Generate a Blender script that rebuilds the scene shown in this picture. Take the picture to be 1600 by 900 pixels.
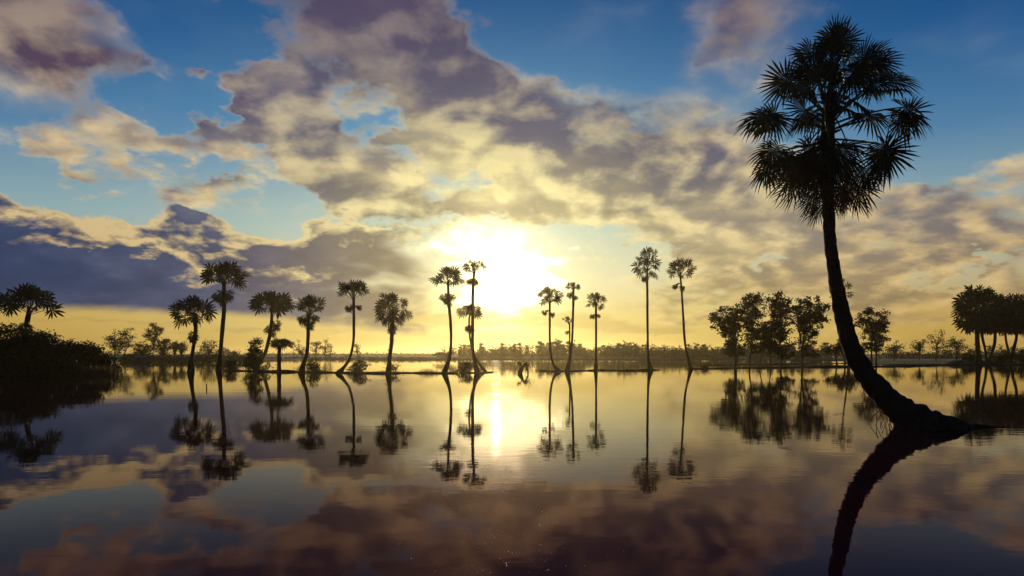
import bpy, math, random
from math import radians, sin, cos, pi, atan2, asin, sqrt, exp
from mathutils import Vector, Matrix, noise

for _o in list(bpy.data.objects):
    bpy.data.objects.remove(_o, do_unlink=True)
SC = bpy.context.scene
COL = SC.collection

# ------------------------------------------------------------------ camera
CAM_H = 2.8                      # metres above the water
LENS = 22.0
F = 1600.0 * LENS / 36.0         # focal length in photo pixels
HZ = 552.0                       # photo row of the horizon
cam_d = bpy.data.cameras.new("camera")
cam_d.lens = LENS
cam_d.sensor_width = 36.0
cam_d.shift_y = (HZ - 450.0) / 1600.0
cam_d.clip_start = 0.1
cam_d.clip_end = 20000.0
cam = bpy.data.objects.new("camera", cam_d)
cam.location = (0, 0, CAM_H)
cam.rotation_euler = (radians(90), 0, 0)
COL.objects.link(cam)
SC.camera = cam

# ------------------------------------------------------------------ sun + sky
SUN_PX, SUN_PY = 775.0, 438.0
SUN_AZ = math.atan((SUN_PX - 800) / F)
SUN_EL = math.atan((HZ - SUN_PY) / F * cos(SUN_AZ))
SUND = Vector((sin(SUN_AZ) * cos(SUN_EL), cos(SUN_AZ) * cos(SUN_EL), sin(SUN_EL)))

sun_d = bpy.data.lights.new("sun", 'SUN')
sun_d.energy = 2.2
sun_d.angle = radians(0.6)
sun_d.color = (1.0, 0.80, 0.46)
sun = bpy.data.objects.new("sun", sun_d)
sun.rotation_euler = (-SUND).to_track_quat('-Z', 'Y').to_euler()
sun.location = (0, 0, 60)
COL.objects.link(sun)

SC.view_settings.view_transform = 'Standard'
SC.view_settings.look = 'None'
SC.view_settings.exposure = 0.0
SC.view_settings.gamma = 1.0
SC.view_settings.use_curve_mapping = False
SC.render.engine = 'CYCLES'
SC.cycles.max_bounces = 6
SC.cycles.diffuse_bounces = 2
SC.cycles.glossy_bounces = 3
SC.cycles.transmission_bounces = 3
SC.cycles.volume_bounces = 0
SC.cycles.use_denoising = True
SC.cycles.sample_clamp_indirect = 6.0


def lin(r, g, b):
    f = lambda c: (c / 255.0) / 12.92 if c <= 10.3 else (((c / 255.0) + 0.055) / 1.055) ** 2.4
    return (f(r), f(g), f(b))


class NT:
    """Small helper to write node trees as expressions."""
    def __init__(self, tree):
        self.t = tree
        self.n = tree.nodes
        self.l = tree.links

    def new(self, kind, **kw):
        x = self.n.new(kind)
        for k, v in kw.items():
            setattr(x, k, v)
        return x

    def put(self, sock, v):
        if isinstance(v, bpy.types.NodeSocket):
            self.l.new(v, sock)
        elif v is not None:
            if sock.type == 'RGBA' and len(v) == 3:
                v = (*v, 1.0)
            sock.default_value = v

    def m(self, op, a, b=None, c=None, clamp=False):
        x = self.new('ShaderNodeMath', operation=op, use_clamp=clamp)
        self.put(x.inputs[0], a)
        if b is not None: self.put(x.inputs[1], b)
        if c is not None: self.put(x.inputs[2], c)
        return x.outputs[0]

    def vm(self, op, a, b=None, scale=None):
        x = self.new('ShaderNodeVectorMath', operation=op)
        self.put(x.inputs[0], a)
        if b is not None: self.put(x.inputs[1], b)
        if scale is not None: self.put(x.inputs['Scale'], scale)
        return x.outputs['Value'] if op in ('DOT_PRODUCT', 'LENGTH', 'DISTANCE') else x.outputs[0]

    def noise(self, vec, scale, detail=4, rough=0.5, dist=0.0, color=False, lac=2.0):
        x = self.new('ShaderNodeTexNoise')
        if vec is not None: self.put(x.inputs['Vector'], vec)
        x.inputs['Scale'].default_value = scale
        x.inputs['Detail'].default_value = detail
        x.inputs['Roughness'].default_value = rough
        x.inputs['Lacunarity'].default_value = lac
        x.inputs['Distortion'].default_value = dist
        return x.outputs['Color' if color else 'Fac']

    def smooth(self, v, a, b, lo=0.0, hi=1.0):
        x = self.new('ShaderNodeMapRange', interpolation_type='SMOOTHSTEP')
        self.put(x.inputs['Value'], v)
        x.inputs['From Min'].default_value = a
        x.inputs['From Max'].default_value = b
        x.inputs['To Min'].default_value = lo
        x.inputs['To Max'].default_value = hi
        return x.outputs['Result']

    def mix(self, fac, a, b, blend='MIX'):
        x = self.new('ShaderNodeMix', data_type='RGBA', blend_type=blend)
        self.put(x.inputs[0], fac)
        self.put(x.inputs[6], a)
        self.put(x.inputs[7], b)
        return x.outputs[2]

    def ramp(self, v, stops, interp='LINEAR'):
        x = self.new('ShaderNodeValToRGB')
        x.color_ramp.interpolation = interp
        e = x.color_ramp.elements
        while len(e) < len(stops): e.new(0.5)
        for i, (p, c) in enumerate(stops):
            e[i].position = p
            e[i].color = (*c, 1.0)
        self.put(x.inputs[0], v)
        return x.outputs[0]

# ------------------------------------------------------------------ world: Nishita sky with clouds, laid out by azimuth and elevation
world = bpy.data.worlds.new("World")
SC.world = world
world.use_nodes = True
world.node_tree.nodes.clear()


def azel(px, py):
    az = math.atan((px - 800) / F)
    return az, math.atan((HZ - py) / F * cos(az))


def build_world():
    w = NT(world.node_tree)
    out = w.new('ShaderNodeOutputWorld')
    bg = w.new('ShaderNodeBackground')
    w.l.new(bg.outputs[0], out.inputs['Surface'])
    bg.inputs['Strength'].default_value = 0.1
    tc = w.new('ShaderNodeTexCoord')
    d = w.vm('NORMALIZE', tc.outputs['Generated'])
    sp = w.new('ShaderNodeSeparateXYZ'); w.l.new(d, sp.inputs[0])
    X, Y, Z = sp.outputs
    zc = w.m('ABSOLUTE', Z)
    az = w.m('ARCTAN2', X, Y)
    el = w.m('ARCSINE', zc)
    cb = w.new('ShaderNodeCombineXYZ'); w.put(cb.inputs[0], az); w.put(cb.inputs[1], el)
    q = cb.outputs[0]
    # cloud-plane coordinates: clouds shrink and flatten towards the horizon
    inv = w.m('DIVIDE', 1.0, w.m('ADD', zc, 0.34))
    pl = w.new('ShaderNodeCombineXYZ')
    w.put(pl.inputs[0], w.m('MULTIPLY', X, inv)); w.put(pl.inputs[1], w.m('MULTIPLY', Y, inv))
    P = pl.outputs[0]
    si = 1.0 / (SUND.z + 0.34)
    PS = (SUND.x * si, SUND.y * si, 0.0)
    tosun = w.vm('NORMALIZE', w.vm('SUBTRACT', PS, P))

    # warps
    w1 = w.vm('SUBTRACT', w.noise(P, 2.0, 3, 0.55, color=True), (0.5, 0.5, 0.5))
    w2 = w.vm('SUBTRACT', w.noise(P, 8.0, 4, 0.6, color=True), (0.5, 0.5, 0.5))
    q2 = w.vm('ADD', q, w.vm('ADD', w.vm('MULTIPLY', w1, (0.17, 0.13, 0)), w.vm('MULTIPLY', w2, (0.17, 0.13, 0))))
    qs = w.vm('ADD', q, w.vm('MULTIPLY', w2, (0.05, 0.022, 0)))

    def blob(px, py, rx, ry, rot=0.0, wt=1.0, src=None):
        a, e = azel(px, py)
        k = cos(a)
        mp = w.new('ShaderNodeMapping', vector_type='TEXTURE')
        w.put(mp.inputs['Vector'], src if src is not None else q2)
        mp.inputs['Location'].default_value = (a, e, 0)
        mp.inputs['Rotation'].default_value = (0, 0, radians(-rot))
        mp.inputs['Scale'].default_value = (rx / F * k * k * 1.1, ry / F * k * 1.1, 1)
        g = w.new('ShaderNodeTexGradient', gradient_type='SPHERICAL')
        w.l.new(mp.outputs[0], g.inputs[0])
        return w.m('MULTIPLY', g.outputs['Fac'], wt) if wt != 1.0 else g.outputs['Fac']

    def total(lst, src=None):
        s = None
        for b in lst:
            g = blob(*b, src=src) if src is not None else blob(*b)
            s = g if s is None else w.m('ADD', s, g)
        return s

    CL = CLOUDS
    # two octaves groups of cloud texture, and the same a step towards the sun for the lit side
    Pw = w.vm('ADD', P, w.vm('MULTIPLY', w1, (0.18, 0.18, 0)))
    n1 = w.noise(Pw, 5.2, 7, 0.55)
    n3 = w.noise(Pw, 5.2, 2.2, 0.5)
    n2 = w.noise(w.vm('ADD', Pw, w.vm('SCALE', tosun, scale=0.06)), 5.2, 2.2, 0.5)
    slope = w.m('ADD', w.m('SUBTRACT', n3, n2), w.m('MULTIPLY', w.m('SUBTRACT', n1, n3), 1.1))           # > 0: thins out towards the sun = lit side
    n4 = w.noise(P, 19.0, 4, 0.55)
    mask = total(CL)
    holes = total(HOLES)
    D = w.m('ADD', w.m('SUBTRACT', w.m('MULTIPLY', mask, 1.15), holes), w.m('MULTIPLY', w.m('SUBTRACT', n1, 0.5), 1.9))
    D = w.m('ADD', w.m('SUBTRACT', D, 0.26), w.m('MULTIPLY', w.m('SUBTRACT', n4, 0.5), 0.55))
    veil_m = w.m('ADD', w.m('SUBTRACT', total(VEIL, src=qs), w.m('MULTIPLY', holes, 1.1)), w.m('MULTIPLY', w.m('SUBTRACT', n1, 0.5), 0.55))
    a_veil = w.smooth(veil_m, 0.0, 0.85, 0.0, 0.92)
    a_crisp = w.smooth(D, -0.12, 0.55)
    a_mid = w.m('SUBTRACT', 1.0, w.m('MULTIPLY', w.m('SUBTRACT', 1.0, a_veil), w.m('SUBTRACT', 1.0, a_crisp)))
    thick = w.m('MAXIMUM', w.smooth(D, -0.1, 0.55, 0.38, 1.0), w.smooth(a_veil, 0.1, 0.7))

    # low flat bank on the left: ragged top, straight base
    spq = w.new('ShaderNodeSeparateXYZ'); w.l.new(qs, spq.inputs[0])
    qx, qy = spq.outputs[0], spq.outputs[1]
    _, eb = azel(200, 486)
    sag = w.m('MULTIPLY', w.smooth(az, azel(330, 400)[0], azel(700, 400)[0]), 0.030)
    base = w.m('SUBTRACT', w.m('ADD', w.m('MULTIPLY', el, 0.5), w.m('MULTIPLY', qy, 0.5)), w.m('SUBTRACT', eb, sag))
    low = w.smooth(base, -0.007, 0.010)
    sp2 = w.new('ShaderNodeSeparateXYZ'); w.l.new(q2, sp2.inputs[0])
    topc = w.new('ShaderNodeFloatCurve')
    pts = TOPLINE
    x0, x1 = azel(-250, 300)[0], azel(800, 300)[0]
    cm = topc.mapping.curves[0]
    conv = [((azel(px, py)[0] - x0) / (x1 - x0), azel(px, py)[1]) for px, py in pts]
    cm.points[0].location = conv[0]; cm.points[1].location = conv[-1]
    for c in conv[1:-1]: cm.points.new(*c)
    topc.mapping.update()
    w.put(topc.inputs['Value'], w.m('DIVIDE', w.m('SUBTRACT', az, x0), x1 - x0, clamp=True))
    puffs = w.new('ShaderNodeTexVoronoi', feature='SMOOTH_F1')
    puffs.inputs['Scale'].default_value = 15.0
    puffs.inputs['Smoothness'].default_value = 0.35
    w.put(puffs.inputs['Vector'], w.vm('ADD', q, w.vm('MULTIPLY', w2, (0.05, 0.05, 0))))
    crest = w.m('ADD', w.m('MULTIPLY', w.m('SUBTRACT', 0.45, puffs.outputs['Distance']), 0.050), w.m('MULTIPLY', w.m('SUBTRACT', n1, 0.5), 0.13))
    topd = w.m('SUBTRACT', w.m('ADD', topc.outputs[0], crest), el)    # angle below the bank's top
    lowr = w.smooth(w.m('ADD', qx, w.m('MULTIPLY', w.m('SUBTRACT', n3, 0.5), 0.5)), azel(760, 400)[0], azel(560, 400)[0])
    a_bank = w.m('MULTIPLY', w.m('MULTIPLY', w.smooth(topd, 0.0, 0.009), low), lowr)
    bank_thick = w.smooth(w.m('ADD', topd, w.m('MULTIPLY', w.m('SUBTRACT', n1, 0.5), 0.14)), 0.004, 0.035)
    blit = total(BANK_LIT)
    bank_thick = w.m('MULTIPLY', bank_thick, w.m('SUBTRACT', 1.0, w.m('MULTIPLY', w.m('MULTIPLY', blit, w.smooth(n1, 0.40, 0.60)), 1.7), clamp=True), clamp=True)

    # thin streaks under the sun
    st = total(STREAKS, src=qs)
    a_st = w.smooth(w.m('ADD', st, w.m('MULTIPLY', w.m('SUBTRACT', n1, 0.5), 0.9)), 0.18, 0.70, 0.0, 0.75)

    # closeness to the sun
    dot = w.vm('DOT_PRODUCT', d, tuple(SUND))
    ang = w.m('ARCCOSINE', w.m('MINIMUM', dot, 0.999999))
    near = w.m('EXPONENT', w.m('MULTIPLY', w.m('POWER', w.m('DIVIDE', ang, 0.30), 1.5), -1.0))
    nears = w.m('EXPONENT', w.m('MULTIPLY', w.m('POWER', w.m('DIVIDE', ang, 0.44), 1.8), -1.0))
    elf = w.m('DIVIDE', el, radians(32.0), clamp=True)

    # clear sky
    sky = w.new('ShaderNodeTexSky', sky_type='NISHITA')
    sky.sun_disc = False
    sky.sun_elevation = SUN_EL
    sky.sun_rotation = SUN_AZ
    sky.altitude = 0
    sky.air_density = 1.0
    sky.dust_density = 1.2
    sky.ozone_density = 1.6
    grade = w.ramp(elf, SKY_GRADE)
    farside = w.smooth(ang, 0.15, 0.75)
    ng = w.mix(1.0, sky.outputs[0], grade, 'MULTIPLY')
    hs = w.new('ShaderNodeHueSaturation'); hs.inputs['Saturation'].default_value = 1.15
    w.put(hs.inputs['Color'], ng)
    clear = hs.outputs[0]
    tgt = w.ramp(elf, SKY_FAR)
    tgt = w.vm('SCALE', tgt, scale=10.0)
    clear = w.mix(0.95, clear, tgt)
    clear = w.mix(w.m('MULTIPLY', nears, 0.9), clear, w.vm('SCALE', w.ramp(elf, SKY_NEAR), scale=10.0))

    # cloud colours
    dark = w.mix(near, w.ramp(elf, DARK_FAR), w.ramp(elf, DARK_NEAR))
    purp = total(PURPLE)
    dark = w.mix(w.m('MULTIPLY', purp, 1.0, clamp=True), dark, lin(84, 68, 88))
    brt = w.mix(near, w.ramp(elf, LIT_FAR), w.ramp(elf, LIT_NEAR))
    lit = w.smooth(w.m('ADD', slope, w.m('MULTIPLY', w.m('SUBTRACT', n4, 0.5), 0.16)), -0.12, 0.19)
    lit_b = total(LIT)
    shade = w.m('SUBTRACT', w.m('MULTIPLY', thick, w.smooth(elf, 0.4, 0.8, 1.0, 1.12)), w.m('ADD', w.m('MULTIPLY', lit, w.smooth(elf, 0.42, 0.85, 0.9, 0.48)), w.m('MULTIPLY', lit_b, w.m('MULTIPLY', w.smooth(n1, 0.36, 0.56, 0.75, 0.25), w.smooth(elf, 0.42, 0.85, 1.0, 0.55)))), clamp=True)
    cmid = w.mix(shade, brt, dark)
    cmid = w.mix(w.smooth(n1, 0.35, 0.65, 0.0, 0.22), cmid, w.vm('SCALE', cmid, scale=1.5))
    bdark = w.ramp(w.smooth(az, azel(0, 400)[0], azel(680, 400)[0]), BANK_DARK)
    bdark = w.vm('SCALE', bdark, scale=w.smooth(n1, 0.3, 0.7, 0.86, 1.16))
    cbank = w.mix(bank_thick, brt, bdark)

    c10 = lambda c: w.vm('SCALE', c, scale=10.0)
    col = w.mix(a_mid, clear, c10(cmid))
    col = w.mix(a_bank, col, c10(cbank))
    col = w.mix(a_st, col, c10(w.mix(near, lin(172, 140, 82), lin(205, 188, 108))))

    # glow of the veiled sun
    gb = w.m('ADD', total(GLOW), w.m('MULTIPLY', w.m('SUBTRACT', n1, 0.5), 0.9))
    core = w.m('POWER', w.smooth(gb, -0.1, 1.5), 1.5)
    halo = w.m('EXPONENT', w.m('MULTIPLY', w.m('POWER', w.m('DIVIDE', ang, 0.17), 1.5), -1.0))
    veil = w.m('SUBTRACT', 1.0, w.m('MULTIPLY', a_st, 0.75))
    glow = w.vm('ADD', w.vm('SCALE', (19.0, 16.0, 9.5), scale=w.m('MULTIPLY', core, veil)),
                w.vm('SCALE', (3.6, 2.8, 1.0), scale=w.m('MULTIPLY', halo, w.smooth(shade, 0, 1, 0.8, 0.35))))
    h2 = w.m('EXPONENT', w.m('MULTIPLY', w.m('POWER', w.m('DIVIDE', ang, 0.072), 2.0), -1.0))
    glow = w.vm('ADD', glow, w.vm('SCALE', (13.0, 10.6, 5.4), scale=w.m('MULTIPLY', h2, veil)))
    col = w.vm('ADD', col, glow)
    # the sky opposite the rising sun is much dimmer and bluer
    col = w.mix(w.smooth(ang, 0.85, 1.7), col, w.vm('MULTIPLY', col, (0.22, 0.27, 0.42)))
    w.put(bg.inputs['Color'], col)


# photo-pixel positions of the cloud masses, turned into directions by azel()
CLOUDS = [
    (40, 60, 200, 120, 10, 1.1), (230, 105, 130, 40, 8, 0.45), (312, 90, 40, 20, 0, 0.8),
    (560, 50, 260, 110, 25, 1.1), (720, 160, 260, 110, 25, 1.15), (640, 70, 150, 60, 25, 0.4),
    (440, 150, 90, 70, 30, 0.9), (500, 230, 220, 85, 32, 1.1), (240, 222, 190, 40, -8, 0.95), (90, 240, 70, 22, 8, 0.6),
    (620, 290, 170, 70, 10, 0.8), (800, 300, 150, 60, 0, 0.9),
    (1050, 250, 240, 100, 12, 1.05), (950, 330, 260, 90, 5, 1.0), (1180, 330, 260, 110, 15, 0.9),
    (1130, 40, 190, 110, 0, 0.42), (958, 78, 30, 16, -20, 0.7), (1030, 200, 30, 14, -20, 0.5),
    (1500, 330, 280, 90, 0, 0.75), (1300, 420, 300, 70, -3, 0.75), (1500, 460, 230, 60, 0, 0.8),
    (300, 290, 220, 30, 0, 0.5), (360, 275, 120, 40, 15, 0.5), (400, 190, 90, 60, 60, 0.5), (1100, 470, 300, 60, 0, 0.55),
]
HOLES = [
    (880, 385, 120, 16, 5, 0.45), (700, 300, 80, 18, 0, 0.5), (1080, 340, 120, 16, 5, 0.4), (1200, 250, 60, 25, 0, 0.4),
    (900, 30, 190, 90, 0, 0.9), (440, 308, 90, 20, 5, 0.7), (300, 160, 120, 40, 0, 0.4), (540, 150, 45, 30, 50, 0.45),
    (1450, 412, 130, 24, 0, 0.9), (1215, 405, 45, 26, 0, 0.8), (1500, 120, 260, 160, 0, 0.5), (860, 235, 60, 40, 0, 0.45),
    (720, 275, 90, 22, 0, 0.7), (615, 195, 50, 26, 45, 0.4), (330, 45, 110, 70, 0, 1.0), (330, 140, 90, 40, 0, 0.7), (980, 275, 40, 18, 0, 0.9), (350, 250, 120, 22, -5, 0.5), (250, 285, 130, 18, 0, 0.45), (600, 300, 90, 20, 0, 0.5), (860, 300, 50, 20, 0, 0.4), (1340, 360, 90, 30, 0, 0.4), (1020, 130, 160, 60, 10, 0.5),
]
LIT = [(780, 300, 80, 40, 0, 0.6), (440, 115, 60, 40, 30, 0.5), 
    (440, 130, 90, 55, 30, 0.8), (230, 215, 220, 60, -8, 0.9), (690, 215, 140, 70, 20, 0.9), (650, 235, 120, 60, 0, 0.6),
    (500, 75, 90, 40, 25, 0.7), (70, 10, 80, 40, 0, 0.5), (100, 140, 130, 35, 0, 0.5), (740, 120, 70, 45, 30, 0.5),
    (850, 300, 160, 90, 0, 0.6), (1150, 330, 160, 60, 0, 0.45), (1530, 450, 130, 40, 0, 0.7), (1050, 400, 400, 80, 0, 0.6),
    (590, 235, 90, 50, 0, 0.5),
]
PURPLE = [(40, 60, 300, 160, 10, 1.2), (250, 105, 220, 90, 8, 0.9), (560, 20, 300, 120, 15, 0.6), (1150, 50, 260, 160, 0, 1.0)]
TOPLINE = [(-250, 285), (-100, 280), (0, 292), (60, 300), (100, 318), (160, 326), (240, 330), (330, 340), (430, 345), (500, 335), (600, 340), (700, 352), (800, 400)]
BANK_LIT = [(780, 300, 80, 40, 0, 0.6), (440, 115, 60, 40, 30, 0.5), (150, 345, 190, 30, 10, 1.0), (230, 375, 170, 26, 10, 1.0), (345, 405, 100, 30, 10, 1.0), (420, 412, 80, 12, 5, 0.8), (40, 318, 60, 10, 12, 0.5)]
GLOW = [(790, 442, 84, 60, 0, 1.2), (722, 385, 50, 34, 0, 0.9), (775, 430, 80, 75, 0, 0.9), (840, 442, 70, 36, 10, 0.5), (765, 350, 45, 40, 0, 0.3)]
VEIL = [(40, 60, 170, 110, 10, 1.0), (250, 110, 150, 45, 10, 0.6), (600, 50, 230, 95, 28, 1.1), (760, 160, 200, 80, 25, 1.0), (480, 220, 150, 60, 32, 0.9), (330, 300, 200, 35, 5, 0.4), (200, 250, 180, 30, -5, 0.3),
        (1130, 40, 150, 150, 0, 0.6), (1020, 230, 200, 75, 10, 0.8), (1000, 150, 200, 70, 15, 0.6), (1200, 320, 200, 80, 15, 0.6), (1500, 350, 220, 70, 0, 0.55), (640, 300, 160, 60, 5, 0.6), (1350, 450, 330, 70, 0, 0.6)]
STREAKS = [(180, 503, 260, 7, 1, 0.55), (420, 517, 260, 7, -1, 0.5), (80, 525, 200, 6, 0, 0.4), (1250, 505, 300, 10, 0, 0.45), (1450, 490, 260, 10, 0, 0.5), (830, 497, 190, 17, 0, 1.1), (960, 512, 110, 13, 2, 0.9), (1040, 518, 60, 8, 0, 0.8), (620, 500, 200, 14, 0, 0.5), (700, 530, 120, 9, 0, 0.5),
           (790, 528, 60, 10, 0, 0.5), (1110, 452, 200, 10, -5, 0.4)]
SKY_GRADE = [(0.0, (0.4, 0.36, 0.25)), (0.25, (0.5, 0.5, 0.5)), (1.0, (0.4, 0.65, 1.0))]
SKY_FAR = [(0.0, lin(176, 138, 62)), (0.10, lin(192, 156, 80)), (0.20, lin(172, 168, 140)), (0.34, lin(126, 160, 172)), (0.52, lin(66, 116, 160)), (0.75, lin(14, 74, 132)), (1.0, lin(0, 52, 104))]
SKY_NEAR = [(0.0, lin(232, 205, 105)), (0.10, lin(240, 222, 140)), (0.20, lin(240, 232, 180)), (0.35, lin(205, 218, 190)), (0.6, lin(110, 170, 200)), (1.0, lin(10, 90, 155))]
DARK_FAR = [(0.0, lin(150, 120, 78)), (0.15, lin(140, 122, 92)), (0.32, lin(104, 102, 112)), (0.6, lin(84, 86, 112)), (1.0, lin(66, 66, 98))]
DARK_NEAR = [(0.0, lin(195, 168, 92)), (0.3, lin(172, 158, 108)), (0.6, lin(104, 101, 108)), (1.0, lin(66, 70, 102))]
LIT_FAR = [(0.0, lin(205, 165, 95)), (0.3, lin(205, 178, 130)), (0.6, lin(200, 180, 148)), (1.0, lin(130, 112, 122))]
LIT_NEAR = [(0.0, lin(245, 220, 130)), (0.3, lin(255, 244, 178)), (0.6, lin(238, 226, 158)), (1.0, lin(170, 156, 145))]
BANK_DARK = [(0.0, lin(52, 66, 98)), (0.35, lin(70, 78, 104)), (0.6, lin(98, 94, 106)), (1.0, lin(128, 118, 100))]
build_world()

# ------------------------------------------------------------------ materials
def new_mat(name):
    m = bpy.data.materials.new(name)
    m.use_nodes = True
    m.node_tree.nodes.clear()
    t = NT(m.node_tree)
    out = t.new('ShaderNodeOutputMaterial')
    return m, t, out


def bark_mat(name, c1, c2, ring=3.2, bump=0.05):
    m, t, out = new_mat(name)
    tc = t.new('ShaderNodeTexCoord')
    p = tc.outputs['Object']
    n = t.noise(p, 5.0, 6, 0.65)
    n2 = t.noise(p, 1.3, 3)
    rings = t.new('ShaderNodeTexWave', wave_type='BANDS', bands_direction='Z')
    rings.inputs['Scale'].default_value = ring
    rings.inputs['Distortion'].default_value = 6.0
    rings.inputs['Detail'].default_value = 3
    rings.inputs['Detail Scale'].default_value = 2.0
    t.put(rings.inputs['Vector'], p)
    b = t.new('ShaderNodeBsdfPrincipled')
    f = t.m('ADD', t.m('MULTIPLY', n, 0.6), t.m('MULTIPLY', n2, 0.4))
    t.put(b.inputs['Base Color'], t.ramp(t.smooth(f, 0.3, 0.7), [(0, c1), (1, c2)]))
    b.inputs['Roughness'].default_value = 0.9
    b.inputs['Specular IOR Level'].default_value = 0.2
    bp = t.new('ShaderNodeBump'); bp.inputs['Strength'].default_value = 0.9
    bp.inputs['Distance'].default_value = bump
    t.put(bp.inputs['Height'], t.m('ADD', t.m('MULTIPLY', rings.outputs['Fac'], 0.3), t.m('MULTIPLY', n, 1.4)))
    t.l.new(bp.outputs[0], b.inputs['Normal'])
    t.l.new(b.outputs[0], out.inputs['Surface'])
    return m


def leaf_mat(name, c1, c2, trans=0.25, scale=1.5, rough=0.55):
    m, t, out = new_mat(name)
    tc = t.new('ShaderNodeTexCoord')
    n = t.noise(tc.outputs['Object'], scale, 3, 0.7)
    c = t.ramp(t.smooth(n, 0.3, 0.7), [(0, c1), (1, c2)])
    b = t.new('ShaderNodeBsdfPrincipled')
    t.put(b.inputs['Base Color'], c)
    b.inputs['Roughness'].default_value = rough
    b.inputs['Specular IOR Level'].default_value = 0.3
    tr = t.new('ShaderNodeBsdfTranslucent')
    t.put(tr.inputs['Color'], t.vm('MULTIPLY', c, (1.3, 1.2, 0.6)))
    mx = t.new('ShaderNodeMixShader'); mx.inputs[0].default_value = trans
    t.l.new(b.outputs[0], mx.inputs[1]); t.l.new(tr.outputs[0], mx.inputs[2])
    t.l.new(mx.outputs[0], out.inputs['Surface'])
    return m


def ground_mat(name, c1, c2, c3, scale=0.4, rough=0.95):
    m, t, out = new_mat(name)
    tc = t.new('ShaderNodeTexCoord')
    p = tc.outputs['Object']
    n = t.noise(p, scale, 8, 0.6)
    n2 = t.noise(p, scale * 0.05, 4, 0.6)
    c = t.mix(t.smooth(n2, 0.42, 0.58), t.ramp(t.smooth(n, 0.3, 0.7), [(0, c1), (1, c2)]), c3)
    b = t.new('ShaderNodeBsdfPrincipled')
    t.put(b.inputs['Base Color'], c)
    b.inputs['Roughness'].default_value = rough
    b.inputs['Specular IOR Level'].default_value = 0.25
    bp = t.new('ShaderNodeBump'); bp.inputs['Strength'].default_value = 0.8
    bp.inputs['Distance'].default_value = 0.08
    t.put(bp.inputs['Height'], t.noise(p, scale * 8, 6, 0.65))
    t.l.new(bp.outputs[0], b.inputs['Normal'])
    t.l.new(b.outputs[0], out.inputs['Surface'])
    return m


def water_mat():
    m, t, out = new_mat("flood_water")
    tc = t.new('ShaderNodeTexCoord')
    p = tc.outputs['Object']
    big = t.noise(t.vm('MULTIPLY', p, (0.02, 0.05, 0)), 1.0, 3, 0.5)
    fine = t.noise(t.vm('MULTIPLY', p, (1.0, 1.9, 0)), 1.3, 3, 0.55)
    swell = t.noise(t.vm('MULTIPLY', p, (0.22, 0.5, 0)), 1.0, 2, 0.5)
    amp = t.smooth(big, 0.40, 0.66, 0.35, 1.3)
    h = t.m('ADD', t.m('MULTIPLY', t.m('MULTIPLY', fine, amp), 0.0026), t.m('MULTIPLY', swell, 0.0035))
    bp = t.new('ShaderNodeBump'); bp.inputs['Strength'].default_value = 1.0
    bp.inputs['Distance'].default_value = 1.0
    t.put(bp.inputs['Height'], h)
    silt = t.noise(p, 0.25, 5, 0.6)
    df = t.new('ShaderNodeBsdfDiffuse')
    t.put(df.inputs['Color'], t.ramp(silt, [(0.3, (0.024, 0.007, 0.013)), (0.7, (0.036, 0.012, 0.018))]))
    gl = t.new('ShaderNodeBsdfGlossy')
    streak = t.noise(t.vm('MULTIPLY', p, (0.05, 0.22, 0)), 1.0, 5, 0.6)
    t.put(gl.inputs['Roughness'], t.smooth(streak, 0.46, 0.68, 0.020, 0.035))
    fr = t.new('ShaderNodeFresnel'); fr.inputs['IOR'].default_value = 1.22
    t.put(gl.inputs['Color'], t.mix(t.smooth(fr.outputs[0], 0.07, 0.50), (0.56, 0.31, 0.38), (1.0, 0.95, 0.86)))
    for n_ in (df, gl, fr): t.l.new(bp.outputs[0], n_.inputs['Normal'])
    mx = t.new('ShaderNodeMixShader')
    t.l.new(fr.outputs[0], mx.inputs[0]); t.l.new(df.outputs[0], mx.inputs[1]); t.l.new(gl.outputs[0], mx.inputs[2])
    t.l.new(mx.outputs[0], out.inputs['Surface'])
    return m


def plain_mat(name, c, rough=0.6, spec=0.4):
    m, t, out = new_mat(name)
    tc = t.new('ShaderNodeTexCoord')
    n = t.noise(tc.outputs['Object'], 3.0, 4)
    b = t.new('ShaderNodeBsdfPrincipled')
    t.put(b.inputs['Base Color'], t.mix(t.smooth(n, 0.3, 0.7), c, tuple(x * 1.5 for x in c)))
    b.inputs['Roughness'].default_value = rough
    b.inputs['Specular IOR Level'].default_value = spec
    t.l.new(b.outputs[0], out.inputs['Surface'])
    return m


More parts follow.
